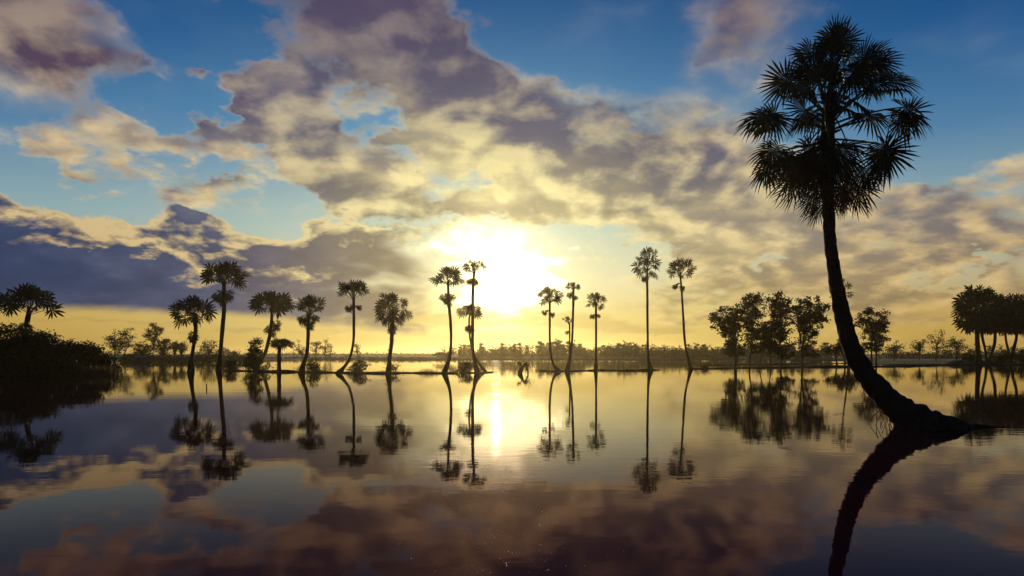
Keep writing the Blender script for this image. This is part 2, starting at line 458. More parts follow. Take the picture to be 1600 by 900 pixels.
M = dict(
    palm_bark=bark_mat("palm_bark", (0.020, 0.012, 0.009), (0.050, 0.032, 0.023), 3.2, 0.03),
    big_bark=bark_mat("big_palm_bark", (0.022, 0.013, 0.010), (0.060, 0.036, 0.027), 2.2, 0.05),
    tree_bark=bark_mat("tree_bark", (0.05, 0.035, 0.025), (0.11, 0.08, 0.055), 0.5, 0.03),
    frond=leaf_mat("palm_leaf", (0.024, 0.030, 0.011), (0.055, 0.058, 0.022), 0.12),
    dead=leaf_mat("dead_palm_leaf", (0.045, 0.024, 0.013), (0.10, 0.055, 0.030), 0.12),
    stalk=leaf_mat("palm_stalk", (0.06, 0.05, 0.025), (0.10, 0.07, 0.04), 0.0),
    leaf=leaf_mat("tree_leaf", (0.028, 0.036, 0.012), (0.062, 0.066, 0.024), 0.22, 0.8),
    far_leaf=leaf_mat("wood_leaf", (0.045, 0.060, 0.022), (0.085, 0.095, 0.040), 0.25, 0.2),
    bush=leaf_mat("shrub_leaf", (0.028, 0.036, 0.012), (0.062, 0.066, 0.024), 0.2, 1.0),
    reed=leaf_mat("reed_leaf", (0.05, 0.05, 0.02), (0.12, 0.09, 0.045), 0.2, 0.6),
    mud=ground_mat("wet_mud", (0.018, 0.012, 0.010), (0.042, 0.028, 0.022), (0.030, 0.028, 0.016), 0.7),
    land=ground_mat("rice_field", (0.030, 0.026, 0.015), (0.060, 0.052, 0.025), (0.055, 0.038, 0.030), 0.3),
    field=ground_mat("field_grass", (0.06, 0.075, 0.022), (0.11, 0.12, 0.035), (0.12, 0.12, 0.04), 0.2),
    water=water_mat(),
    wood=bark_mat("dead_wood", (0.035, 0.022, 0.016), (0.08, 0.055, 0.04), 2.0, 0.02),
    roof=plain_mat("tin_roof", (0.16, 0.15, 0.15), 0.5),
    wall=plain_mat("hut_wall", (0.10, 0.07, 0.05), 0.9),
    bubble=plain_mat("foam", (0.55, 0.52, 0.50), 0.12, 1.0),
)


# ------------------------------------------------------------------ mesh helpers
class MB:
    def __init__(self):
        self.v, self.f = [], []

    def build(self, name, mat, parent=None, smooth=False, loc=None):
        me = bpy.data.meshes.new(name)
        me.from_pydata(self.v, [], self.f)
        me.materials.append(mat)
        if smooth:
            me.polygons.foreach_set("use_smooth", [True] * len(me.polygons))
        me.update()
        o = bpy.data.objects.new(name, me)
        COL.objects.link(o)
        if parent is not None:
            o.parent = parent
        return o

    def shift(self, d):
        self.v = [(a - d[0], b - d[1], c - d[2]) for a, b, c in self.v]
        return self

    def tube(self, pts, rad, sides=8, rough=0.0, seed=0.0, cap=True):
        """tapered tube along pts; rough = radial noise, in parts of the radius"""
        n = len(pts)
        base = len(self.v)
        prev = None
        for i, p in enumerate(pts):
            p = Vector(p)
            t = (Vector(pts[min(i + 1, n - 1)]) - Vector(pts[max(i - 1, 0)]))
            if t.length < 1e-6: t = Vector((0, 0, 1))
            t.normalize()
            if prev is None:
                u = t.orthogonal().normalized()
            else:
                u = (prev - t * prev.dot(t))
                u = u.normalized() if u.length > 1e-5 else t.orthogonal().normalized()
            prev = u
            w = t.cross(u)
            for k in range(sides):
                a = 2 * pi * k / sides
                r = rad[i]
                dv = u * cos(a) + w * sin(a)
                if rough:
                    r *= 1 + rough * noise.noise(Vector((dv.x * 1.3 + seed, dv.y * 1.3 + i * 0.37, dv.z + i * 0.21)))
                    r *= 1 + rough * 0.7 * noise.noise(Vector((dv.x * 3 + seed + 9, dv.y * 3 + i * 0.9, dv.z * 3)))
                self.v.append(tuple(p + dv * r))
        for i in range(n - 1):
            for k in range(sides):
                a = base + i * sides + k
                b = base + i * sides + (k + 1) % sides
                self.f.append((a, b, b + sides, a + sides))
        if cap:
            self.f.append(tuple(base + (n - 1) * sides + k for k in range(sides)))


def empty(name, loc, label, cat, group=None, kind=None):
    o = bpy.data.objects.new(name, None)
    o.location = loc
    o.empty_display_size = 0.5
    COL.objects.link(o)
    tag(o, label, cat, group, kind)
    return o


def tag(o, label=None, cat=None, group=None, kind=None):
    if label: o["label"] = label
    if cat: o["category"] = cat
    if group: o["group"] = group
    if kind: o["kind"] = kind
    return o


def dist(py, z=0.0):
    return (CAM_H - z) * F / (py - HZ)


def at(px, py, Y):
    return Vector(((px - 800) / F * Y, Y, CAM_H + (HZ - py) / F * Y))


def spline(pts, n=6):
    """Catmull-Rom through tuples of any length"""
    out = []
    P = [tuple(2 * a - b for a, b in zip(pts[0], pts[1]))] + list(pts) + [tuple(2 * a - b for a, b in zip(pts[-1], pts[-2]))]
    for i in range(1, len(P) - 2):
        for k in range(n):
            t = k / n
            out.append(tuple(0.5 * (2 * b + (c - a) * t + (2 * a - 5 * b + 4 * c - d) * t * t + (3 * b - a - 3 * c + d) * t ** 3)
                             for a, b, c, d in zip(P[i - 1], P[i], P[i + 1], P[i + 2])))
    out.append(tuple(pts[-1]))
    return out


# ------------------------------------------------------------------ fan palm leaves
def fan(mb, rng, hub, fwd, nrm, R, nseg=18, spread=290, droop=0.25, cup=0.15, width=1.0, detail=True):
    """one costapalmate leaf: joined inner half, free pointed tips"""
    fwd = fwd.normalized()
    nrm = (nrm - fwd * nrm.dot(fwd))
    nrm = nrm.normalized() if nrm.length > 1e-4 else fwd.orthogonal().normalized()
    s = fwd.cross(nrm)
    dt = radians(spread) / nseg
    c0 = len(mb.v)
    mb.v.append(tuple(hub))
    down = Vector((0, 0, -1))
    for k in range(nseg):
        th = -radians(spread) / 2 + dt * (k + 0.5) + rng.uniform(-0.15, 0.15) * dt
        if rng.random() < 0.05: continue
        L = R * (0.86 + 0.14 * cos(th)) * rng.uniform(0.80, 1.10)
        ri = L * rng.uniform(0.42, 0.55)
        def pt(t, r, lift=0.0):
            rr = r / R
            e = fwd * cos(t) + s * sin(t)
            return hub + e * r * (1 - 0.15 * droop * rr) - nrm * (cup * R * rr * rr) + down * (droop * R * rr ** 2.2) + nrm * lift
        hw = dt * 0.5 * width
        v = len(mb.v)
        if detail:
            mb.v += [tuple(pt(th - hw, ri)), tuple(pt(th, ri * 1.02, R * 0.03)), tuple(pt(th + hw, ri)),
                     tuple(pt(th - hw * 0.50, L * 0.76)), tuple(pt(th + hw * 0.50, L * 0.76)), tuple(pt(th, L))]
            mb.f += [(c0, v, v + 1), (c0, v + 1, v + 2), (v, v + 3, v + 1), (v + 1, v + 3, v + 4), (v + 1, v + 4, v + 2), (v + 3, v + 5, v + 4)]
        else:
            mb.v += [tuple(pt(th - hw, ri)), tuple(pt(th + hw, ri)), tuple(pt(th, L))]
            mb.f += [(c0, v, v + 1), (v, v + 2, v + 1)]


def stalk(mb, a, b, r0, r1, sag=0.06, sides=4):
    L = (b - a).length
    pts = []
    for i in range(5):
        t = i / 4
        p = a.lerp(b, t)
        p = p + Vector((0, 0, 1)) * sag * L * 4 * t * (1 - t)
        pts.append(p)
    mb.tube(pts, [r0 + (r1 - r0) * i / 4 for i in range(5)], sides, cap=False)


def d0(a, t, s):
    return Vector((cos(a) * 0.9 + s * 3.7, sin(a) * 0.9, t * 1.6))


def palm(seed, base_py, trunk, crown, skirt=(), label="", widths=(4.6, 9.5), group=None, nleaf=34, dome=-25, name="sugar_palm",
         Y=None, sparse=1.0, shag=0.0, dense_skirt=9):
    """trunk: [(px,py)...] bottom to top; crown: (px,py,rx,top_py,bottom_py); skirt: [(px,py,r)...] hanging dead leaf balls"""
    rng = random.Random(seed)
    Y = Y or dist(base_py)
    s = Y / F                                        # metres per photo pixel at this distance
    bx = at(trunk[0][0], base_py, Y)
    root = empty(name, (bx.x, Y, 0), label, "palm tree", group)
    O = Vector((bx.x, Y, 0))
    tp = spline(trunk, 6)
    n = len(tp)
    wob = rng.uniform(-0.4, 0.4)
    pts, rad = [], []
    for i, (px, py) in enumerate(tp):
        t = i / (n - 1)
        p = at(px, py, Y) - O
        p.y = wob * sin(pi * t)
        pts.append(p)
        w = widths[0] + (widths[1] - widths[0]) * max(0, 1 - t * 3.2) ** 1.6
        w *= 1 + 0.12 * sin(9 * t + seed) * (0.4 + 0.6 * noise.noise(Vector((seed * 3.1, t * 6, 0))))
        rad.append(w * s * 0.5 * (1.0 if t < 0.9 else 0.9))
    pts.insert(0, pts[0] + Vector((0, 0, -0.8)) - (pts[1] - pts[0]) * 0.3)
    rad.insert(0, rad[0] * 1.12)
    mb = MB(); mb.tube(pts, rad, 10, 0.16, seed)
    if shag:
        for i in range(int(60 * shag)):
            k = rng.randrange(3, len(pts) - 2); a = rng.uniform(0, 2 * pi)
            d = Vector((cos(a), sin(a), rng.uniform(-0.3, 0.6)))
            p = Vector(pts[k]); mb.tube([p, p + d * rad[k] * rng.uniform(1.4, 2.4)], [0.06, 0.02], 3)
    mb.build("trunk", M["palm_bark"], root, True)
    # crown
    cx, cy, rx, ty, by = crown
    C = at(cx, (ty + by) / 2, Y) - O
    Rx, Rz = rx * s, (by - ty) / 2 * s
    top = Vector(pts[-1])
    grow = Vector((top.x * 0.5 + C.x * 0.5, top.y, min(top.z, C.z + 0.25 * Rz)))
    mb = MB()
    sk = MB()
    ga = 2.399963
    fr = 0.50
    nleaf = int(nleaf * 0.80)
    dome = dome - 16
    for i in range(nleaf):
        t = (i + 0.5) / nleaf
        inner = i % 4 == 3
        if noise.noise(d0(ga * i, t, seed)) > 0.30: continue
        e = radians(85) + (radians(dome) - radians(85)) * t ** 0.9 + rng.uniform(-0.12, 0.12)
        a = ga * i + rng.uniform(-0.35, 0.35)
        d = Vector((cos(a) * cos(e), sin(a) * cos(e), sin(e)))
        ell = Vector((d.x * Rx, d.y * Rx, d.z * Rz * 1.12))
        R = Rx * rng.uniform(0.30, 0.52)
        k = max(0.2, 1 - R * 0.85 / max(ell.length, 0.01)) * (rng.uniform(0.35, 0.6) if inner else rng.uniform(0.80, 1.12))
        hub = C + ell * k
        fw = (hub - grow).normalized()
        fw = (fw + Vector((rng.uniform(-.2, .2), rng.uniform(-.2, .2), 0.05 - 0.45 * t))).normalized()
        nrm = Vector((rng.uniform(-1, 1), rng.choice((-1, 1)) * rng.uniform(0.3, 1.2), rng.uniform(-0.3, 1.0)))
        fan(mb, rng, hub, fw, nrm, R * sparse, 12, 310, rng.uniform(0.05, 0.22), 0.10, 0.84)
        stalk(sk, grow + Vector((0, 0, -0.6 * Rz * t * 0.5)), hub, 0.05, 0.03, 0.05)
    mb.build("crown", M["frond"], root)
    sk.build("leaf_stalks", M["stalk"], root)
    for (sx, sy, sr) in skirt:
        mb = MB()
        Sc = at(sx, sy, Y) - O
        Sc.y = float(pts[-2][1])
        ax = None
        for p in pts:
            if ax is None or abs(p[2] - (Sc.z + sr * s * 0.7)) < abs(ax[2] - (Sc.z + sr * s * 0.7)): ax = Vector(p)
        q = sr * s
        for i in range(dense_skirt):
            a = ga * i + rng.random(); z = 1 - 2 * (i + 0.5) / dense_skirt
            h = sqrt(1 - z * z)
            d = Vector((cos(a) * h, sin(a) * h, z))
            hub = Sc + d * q * rng.uniform(0.2, 0.5) + Vector((0, 0, 0.1 * q))
            fw = (d * Vector((1, 1, 0.6)).length * 0.55 + Vector((0, 0, -0.8))).normalized()
            fan(mb, rng, hub, fw, Vector((rng.uniform(-1, 1), rng.uniform(-1, 1), rng.uniform(-.6, .6))), q * rng.uniform(0.6, 0.85), 11, 280, 0.15, 0.2, 0.85)
            stalk(mb, ax + Vector((d.x, d.y, 0)) * 0.1, hub, 0.035, 0.025, 0.1, 3)
        mb.build("dead_leaf_skirt", M["dead"], root)
    return root


# ------------------------------------------------------------------ broadleaf trees and shrubs
def leaf_clump(mb, rng, c, r, n, size, flat=0.7):
    for _ in range(n):
        p = c + Vector((rng.gauss(0, .5), rng.gauss(0, .5), rng.gauss(0, .5) * flat)) * r
        a = rng.uniform(0, 2 * pi); e = rng.uniform(-0.9, 0.6)
        u = Vector((cos(a) * cos(e), sin(a) * cos(e), sin(e)))
        w = u.cross(Vector((rng.uniform(-1, 1), rng.uniform(-1, 1), rng.uniform(-1, 1))))
        w = w.normalized() if w.length > 1e-3 else Vector((0, 0, 1))
        L = size * rng.uniform(0.6, 1.3); W = L * rng.uniform(0.26, 0.42)
        v = len(mb.v)
        mb.v += [tuple(p), tuple(p + u * L * 0.5 + w * W), tuple(p + u * L), tuple(p + u * L * 0.5 - w * W)]
        mb.f.append((v, v + 1, v + 2, v + 3))


def tree(seed, base_py, trunks, lobes, label, name="broadleaf_tree", cat="tree", group=None, Y=None, clumps=60, per=46, size=0.42, clump_r=0.66,
         tw=(2.0, 3.5), leafmat="leaf", hollow=0.35, z0=0.0, depth=0.8):
    """trunks: list of [(px,py)..] bottom to top; lobes: [(px,py,rx,ry,weight)]"""
    rng = random.Random(seed)
    Y = Y or dist(base_py)
    s = Y / F
    O = Vector((at(trunks[0][0][0], base_py, Y).x, Y, z0))
    root = empty(name, O, label, cat, group)
    tb = MB()
    tops = []
    for tr in trunks:
        tp = spline(tr, 5) if len(tr) > 1 else tr
        pts = [at(px, py, Y) - O for px, py in tp]
        off = rng.uniform(-0.5, 0.5)
        n = len(pts)
        for i, p in enumerate(pts): p.y = off * i / n
        pts.insert(0, pts[0] + Vector((0, 0, -0.6)))
        tb.tube(pts, [(tw[1] + (tw[0] * 0.5 - tw[1]) * (i / n) ** 0.8) * s * 0.5 for i in range(n + 1)], 7, 0.15, seed)
        tops.append(pts)
    lf = MB()
    wsum = sum(l[4] for l in lobes)
    for (lx, ly, lrx, lry, wt) in lobes:
        c = at(lx, ly, Y) - O; c.y = 0
        for _ in range(max(1, int(clumps * 1.2 * wt / wsum))):
            while True:
                d = Vector((rng.uniform(-1, 1), rng.uniform(-1, 1), rng.uniform(-1, 1)))
                if hollow < d.length < 1: break
            d = d * (1.12 + 0.25 * noise.noise(d * 2.2 + Vector((seed, lx, 0))))
            p = c + Vector((d.x * lrx * s, d.y * lrx * s * depth, d.z * lry * s))
            leaf_clump(lf, rng, p, clump_r * rng.uniform(0.6, 1.35), int(per * rng.uniform(0.5, 1.4)), size)
            if rng.random() < 0.75:
                trk = rng.choice(tops)
                k = int(len(trk) * rng.uniform(0.45, 0.98))
                a = trk[min(k, len(trk) - 1)]
                if a.z > p.z - 0.2:
                    lower = [q for q in trk if q.z < p.z - 0.2]
                    a = lower[-1] if lower else trk[1]
                mid = a.lerp(p, 0.5) + Vector((rng.uniform(-.3, .3), rng.uniform(-.3, .3), rng.uniform(-0.1, .4)))
                tb.tube([a, mid, p], [0.55 * s, 0.33 * s, 0.14 * s], 4, cap=False)
    tb.build("trunk" if cat == "tree" else "stems", M["tree_bark"], root, True)
    lf.build("crown" if cat == "tree" else "foliage", M[leafmat], root)
    return root

# ------------------------------------------------------------------ ground, water, banks
def fbm(x, y, o=4):
    return noise.fractal(Vector((x, y, 0.3)), 1.0, 2.0, o)


def sstep(v, a, b):
    t = min(1, max(0, (v - a) / (b - a)))
    return t * t * (3 - 2 * t)


def land_height(x, y):
    """bed of the flooded field, rising into the far shore, the field on the right and the bank on the left"""
    h = -1.2
    far = 268 + 10 * fbm(x * 0.012, 0.0) + (-20 if x > 90 else 0) * sstep(x, 90, 130)
    h = max(h, -1.2 + 1.65 * sstep(y, far - 6, far + 5))
    # field on the right
    edge = 152 + 4 * fbm(x * 0.03, 4.0)
    xr = y * 0.50 + 3 * fbm(y * 0.03, 8.0)
    h = max(h, -1.2 + 1.42 * sstep(y, edge - 2, edge + 7) * sstep(x, xr - 4, xr + 10))
    # bank on the left
    xl = -62.0 - (y - 80) * 0.62 + 3 * fbm(y * 0.05, 2.0)
    h = max(h, -1.2 + 1.75 * sstep(x, xl + 3, xl - 8) * sstep(y, 79, 86))
    # left far shore, nearer than the centre one
    yl = 215 + 5 * fbm(x * 0.03, 21.0)
    h = max(h, -1.2 + 1.60 * sstep(y, yl - 5, yl + 5) * sstep(x, -70, -90))
    if h > -1.0:
        h += 0.10 * fbm(x * 0.25, y * 0.25)
    return h


def build_ground():
    xs = [-2500, -1800, -1200, -800, -560, -440] + [-360 + 6 * i for i in range(121)] + [440, 560, 800, 1200, 1800, 2500]
    ys = [-300, -100, 0, 30, 60] + [72 + 2.5 * i for i in range(96)] + [320, 350, 400, 480, 600, 800, 1100, 1500, 2000, 2600]
    mb = MB()
    for y in ys:
        for x in xs:
            mb.v.append((x, y, land_height(x, y)))
    w = len(xs)
    for j in range(len(ys) - 1):
        for i in range(w - 1):
            a = j * w + i
            mb.f.append((a, a + 1, a + 1 + w, a + w))
    o = mb.build("ground", M["land"], None, True)
    tag(o, "flat field and bed under the flood water", None, None, "structure")
    mb = MB()
    mb.v = [(-2500, -300, 0), (2500, -300, 0), (2500, 2600, 0), (-2500, 2600, 0)]
    mb.f = [(0, 1, 2, 3)]
    o = mb.build("water", M["water"])
    tag(o, "still brown flood water mirroring the sky", None, None, "structure")


build_ground()


def dyke(pts, w=0.8, h=0.22, seed=0, taper=True, mat="mud"):
    """low strip of mud along ground points (px, py)"""
    P = [((px - 800) / F * dist(py), dist(py)) for px, py in pts]
    Q = spline(P, 14)
    mb = MB()
    n = len(Q)
    sec = [(-1.0, -0.35), (-0.7, 0.35), (-0.3, 0.9), (0.25, 1.0), (0.7, 0.4), (1.0, -0.35)]
    for i, (x, y) in enumerate(Q):
        x2, y2 = Q[min(i + 1, n - 1)]; x1, y1 = Q[max(i - 1, 0)]
        L = sqrt((x2 - x1) ** 2 + (y2 - y1) ** 2) or 1
        nx, ny = -(y2 - y1) / L, (x2 - x1) / L
        e = min(1.0, min(i, n - 1 - i) / 4.0) if taper else 1.0
        k = 0.65 + 0.7 * abs(noise.noise(Vector((x * 0.35, y * 0.35, seed)))) + 0.5 * noise.noise(Vector((x * 0.11, 3.0, seed)))
        for j, (a, b) in enumerate(sec):
            ww = w * (0.8 + 0.5 * noise.noise(Vector((x * 0.5, j * 2.0, seed + 5))))
            mb.v.append((x + nx * a * ww, y + ny * a * ww, (b * h * k - (1 - e) * h * 1.3)))
    m = len(sec)
    for i in range(n - 1):
        for j in range(m - 1):
            a = i * m + j
            mb.f.append((a, a + 1, a + 1 + m, a + m))
    o = mb.build("mud_bank", M[mat], None, True)
    tag(o, None, None, None, "structure")
    return Q


BANKS = [
    dyke([(350, 579), (385, 580), (420, 581), (475, 581.5)], 0.8, 0.35, 1),
    dyke([(470, 582), (500, 582), (540, 583), (600, 583.5), (640, 583), (690, 583.5), (712, 583)], 0.8, 0.24, 2),
    dyke([(722, 582), (745, 583), (776, 581.5)], 0.7, 0.20, 3),
    dyke([(838, 579.5), (870, 580.5), (900, 580), (935, 579), (980, 579.5), (1038, 578)], 0.8, 0.24, 4),
    dyke([(1070, 577), (1100, 576.5), (1150, 575.5), (1200, 575), (1258, 574.5)], 0.9, 0.26, 5),
    dyke([(1100, 571), (1150, 570), (1200, 569.5), (1276, 568.5)], 0.8, 0.26, 6),
    dyke([(1282, 568.5), (1330, 568), (1372, 568)], 0.8, 0.26, 7),
    dyke([(1225, 574), (1300, 573.5), (1372, 573), (1430, 572), (1500, 570.5), (1560, 570), (1680, 570), (1800, 570)], 1.0, 0.42, 8),
    dyke([(1478, 570), (1520, 569), (1560, 568.5), (1640, 568.5), (1800, 568.5)], 4.0, 1.15, 9),
]

# ------------------------------------------------------------------ the haze over the water
def build_haze():
    m, t, out = new_mat("haze_air")
    v = t.new('ShaderNodeVolumePrincipled')
    v.inputs['Color'].default_value = (1.0, 0.82, 0.50, 1)
    v.inputs['Density'].default_value = HAZE
    v.inputs['Anisotropy'].default_value = 0.78
    t.l.new(v.outputs[0], out.inputs['Volume'])
    x, y0, y1, z0, z1 = 2502.0, -302.0, 2602.0, -2.4, 24.0
    mb = MB()
    mb.v = [(-x, y0, z0), (x, y0, z0), (x, y1, z0), (-x, y1, z0), (-x, y0, z1), (x, y0, z1), (x, y1, z1), (-x, y1, z1)]
    mb.f = [(3, 2, 1, 0), (4, 5, 6, 7), (0, 1, 5, 4), (1, 2, 6, 5), (2, 3, 7, 6), (3, 0, 4, 7)]
    o = mb.build("haze", m)
    tag(o, "thin golden morning haze over the fields", None, None, "stuff")


HAZE = 0.00016
build_haze()

# ------------------------------------------------------------------ the great leaning palm in front
def big_palm():
    rng = random.Random(77)
    Y = dist(668)
    s = Y / F
    O = Vector((at(1428, 668, Y).x, Y, 0))
    root = empty("sugar_palm", O, "huge leaning sugar palm with a curved trunk, rising from the water close by", "palm tree")
    tr = [(1446, 676, 66), (1424, 652, 50), (1396, 626, 38), (1362, 586, 31), (1338, 535, 26), (1325, 480, 23), (1313, 415, 20), (1305, 350, 17),
          (1301, 280, 18), (1299, 220, 20), (1298, 165, 16), (1298, 140, 10)]
    tp = spline(tr, 9)
    pts, rad = [], []
    for i, (px, py, w) in enumerate(tp):
        t = i / (len(tp) - 1)
        p = at(px, py, Y) - O
        # lean a little in depth too
        p.y = 0.5 * sin(pi * t)
        # width is measured across the leaning trunk
        a, b = tp[max(i - 1, 0)], tp[min(i + 1, len(tp) - 1)]
        pts.append(p)
        rad.append(w * s * 0.5 * (1 + 0.035 * sin(i * 2.1) + 0.05 * noise.noise(Vector((i * 0.7, 0, 0)))))
    pts.insert(0, pts[0] + Vector((0.4, 0, -1.0))); rad.insert(0, rad[0] * 1.1)
    mb = MB(); mb.tube(pts, rad, 28, 0.17, 4.0)
    # old leaf-base stubs near the top
    for i in range(46):
        k = rng.randrange(int(len(pts) * 0.72), len(pts) - 3); a = rng.uniform(0, 2 * pi)
        d = Vector((cos(a), sin(a), rng.uniform(0.3, 1.0))).normalized()
        mb.tube([pts[k], pts[k] + d * rad[k] * rng.uniform(1.4, 2.2)], [0.09, 0.04], 5)
    mb.build("trunk", M["big_bark"], root, True)
    # swollen root base running out to the right
    mb = MB()
    rt = [(1416, 674, 22), (1440, 667, 34), (1465, 669, 25), (1490, 674, 15), (1520, 679, 7.5), (1552, 682, 4), (1575, 685, 2)]
    P, Rr = [], []
    for px, py, hh in spline(rt, 7):
        Yq = Y + 0.0
        p = Vector(((px - 800) / F * Yq, Yq, 0)) - O
        z = hh * s * 0.86
        P.append(Vector((p.x, p.y + 0.25 * sin(px * 0.05), z * 0.12 - 0.03))); Rr.append(max(z, 0.06))
    mb.tube(P, Rr, 22, 0.42, 11.0)
    ob = mb.build("root_base", M["big_bark"], root, True)
    # fine roots hanging round the foot
    mb = MB()
    for i in range(150):
        a = rng.uniform(0, 2 * pi)
        x = rng.uniform(-0.8, 2.2)
        r = 0.55 + 0.45 * max(0, 1 - x / 2)
        st = Vector((x, cos(a) * r * 0.9, rng.uniform(0.05, 0.5) * max(0.2, 1 - x / 2.4)))
        en = st + Vector((rng.uniform(-0.35, 0.2), cos(a) * 0.25, -0.6))
        mid = st.lerp(en, 0.4) + Vector((rng.uniform(-.1, .1), rng.uniform(-.1, .1), 0.08))
        mb.tube([st, mid, en], [0.014, 0.012, 0.008], 4, cap=False)
    mb.build("root_fringe", M["wood"], root)

    grow = at(1298, 168, Y) - O; grow.y = 0.25
    # live leaves: (px, py, radius px, depth m)
    live = [(1318, 64, 42, 0.1), (1290, 78, 40, -0.5), (1340, 78, 38, 0.6), (1262, 92, 38, -0.3), (1366, 86, 38, 0.3), (1232, 124, 38, 0.2), (1252, 112, 34, 0.9),
            (1192, 183, 44, -0.2), (1222, 172, 36, 0.7), (1245, 152, 34, -0.9), (1386, 132, 38, -0.4), (1372, 118, 34, 0.9), (1418, 164, 42, 0.2), (1404, 186, 36, -0.6),
            (1381, 224, 42, 0.1), (1362, 246, 38, -0.8), (1398, 240, 34, 0.8), (1214, 240, 38, -0.3), (1204, 258, 30, 0.1),
            (1300, 104, 42, 0.7), (1322, 116, 38, -1.1), (1276, 132, 40, -1.2), (1336, 152, 36, -1.3), (1300, 182, 40, -1.5), (1268, 196, 36, -1.1),
            (1332, 196, 38, -1.1), (1290, 216, 38, 1.2), (1314, 230, 36, 1.3), (1262, 236, 30, 1.0), (1342, 270, 30, -0.5), (1356, 288, 32, 0.5),
            (1306, 60, 34, 0.0), (1330, 92, 30, 1.0), (1280, 160, 36, 0.9), (1320, 140, 36, 0.8),
            (1250, 178, 34, -0.4), (1290, 246, 36, -0.9), (1300, 140, 38, -1.4), (1278, 104, 36, 0.4), (1352, 112, 34, -0.7)]
    cr = MB(); st = MB()
    for (px, py, r, dp) in live:
        hub = at(px, py, Y) - O
        hub.y = dp
        d = (hub - grow)
        t = max(0.0, min(1.0, (py - 60) / 230.0))
        fw = (d.normalized() + Vector((rng.uniform(-.25, .25), 0, -0.15 - 0.45 * t - 0.5 * rng.random() ** 3))).normalized()
        # fans hang edge-on or face-on to the lens in all kinds of turns
        face = Vector((rng.uniform(-0.5, 0.5), -1.0 if rng.random() < 0.7 else 0.5, rng.uniform(-0.2, 0.9)))
        R = r * s * rng.uniform(1.08, 1.40)
        fan(cr, rng, hub, fw, face, R, 30, rng.uniform(275, 330), rng.uniform(0.08, 0.36), rng.uniform(0.02, 0.18), 0.86)
        if rng.random() < 0.85:
            fan(cr, rng, hub + Vector((rng.uniform(-.25, .25), 0.15, rng.uniform(-.3, .1))), fw, face + Vector((rng.uniform(-1, 1), rng.uniform(-.3, .3), 0.8)), R * 0.9, 26, 310, rng.uniform(0.15, 0.4), 0.2, 0.85)
        low = grow + Vector((0, 0, -1.9 * t + 0.25))
        stalk(st, low, hub, 0.045, 0.024, 0.07 * (1 - t), 6)
    cr.build("crown", M["frond"], root)
    st.build("leaf_stalks", M["stalk"], root)
    # dead leaves hanging round the stem
    mb = MB()
    hang = [(1240, 292, 36), (1256, 300, 38), (1272, 306, 38), (1288, 318, 36), (1302, 322, 34), (1318, 312, 36), (1334, 300, 34), (1350, 288, 30), (1270, 270, 38),
            (1290, 274, 38), (1312, 272, 38), (1328, 268, 34), (1252, 268, 36), (1302, 292, 38), (1284, 252, 36), (1316, 248, 36), (1296, 330, 26), (1322, 326, 26), (1264, 284, 34), (1340, 276, 30)]
    for i, (px, py, r) in enumerate(hang):
        a = i * 2.4
        hub = at(px, py - r * 0.55, Y) - O
        hub.y = 0.3 + sin(a) * 0.8 * (1 - abs(px - 1298) / 90)
        d = Vector((hub.x - (at(1298, 250, Y) - O).x, hub.y * 0.5, 0))
        fw = (d * 0.25 + Vector((0, 0, -1))).normalized()
        fan(mb, rng, hub, fw, Vector((rng.uniform(-.8, .8), -1, 0.1)), r * s * 1.25, 26, rng.uniform(170, 250), 0.1, 0.2, 0.78)
        stalk(mb, at(1300, py - 60 - rng.uniform(0, 25), Y) - O + Vector((0, 0.3, 0)), hub, 0.04, 0.02, 0.12, 5)
    mb.build("dead_leaf_skirt", M["dead"], root)


big_palm()

# ------------------------------------------------------------------ the row of palms on the thin bank
ROW = "sugar palms in the row across the water"
palm(1, 581, [(298, 581), (301, 556), (306, 530), (307, 505), (305, 490)], (303, 0, 36, 463, 514), [(301, 527, 13)],
     "leftmost palm of the row, leaning right, one ball of dead leaves beneath", (5.5, 11), ROW, 36, -35)
palm(2, 579, [(342, 578), (343, 556), (346, 513), (349, 478), (350, 440)], (350, 0, 39, 409, 452), [(340, 464, 13), (356, 463, 13), (348, 470, 12)],
     "tallest palm left of the sun, straight, dead leaf collar below its domed crown", (6.2, 10), ROW, 38, -20)
palm(3, 573, [(400, 574), (406, 566), (415, 551), (422, 524), (425, 497), (424, 480)], (424, 0, 39, 455, 494), [(420, 515, 12), (431, 510, 11), (425, 521, 10)],
     "palm leaning right out of a green bush, its dead leaf ball hanging below the crown", (5.0, 9), ROW, 36, -25)
palm(4, 583, [(436, 583), (437, 566), (437, 551), (438, 540)], (441, 0, 20, 528, 549), [], "shortest palm of the row with a flat small crown, standing in the water",
     (6.0, 8.5), ROW, 40, -15)
palm(5, 583, [(471, 583), (474, 568), (479, 554), (481, 524), (482, 490)], (485, 0, 25, 461, 492), [(474, 500, 13), (492, 498, 13), (483, 509, 12)],
     "palm with a two-tier crown, dead leaves hanging over a thick bent trunk", (5.8, 12), ROW, 34, -30)
palm(6, 584, [(529, 583), (536, 575), (545, 562), (551, 538), (552.5, 508), (552.5, 465)], (552, 0, 28, 437, 470), [(546, 483, 9), (561, 481, 7)],
     "palm with a hook-shaped trunk, round crown above two dead leaf tufts", (4.2, 10), ROW, 34, -15)
palm(7, 584, [(607, 583), (609, 561), (612, 535), (613, 505), (613, 485)], (613, 0, 34, 457, 512), [(613, 515, 13)],
     "straight palm with a shaggy trunk and a wide globe-shaped crown", (6.0, 9.5), ROW, 44, -50, shag=1.0)
palm(8, 583, [(694, 583), (702, 561), (705, 534), (704, 500), (701, 470), (700, 440)], (700, 0, 29, 414, 455), [(694, 466, 10), (706, 465, 10), (701, 474, 9)],
     "bowed dark palm at the left edge of the sun glare", (4.4, 10), ROW, 36, -25)
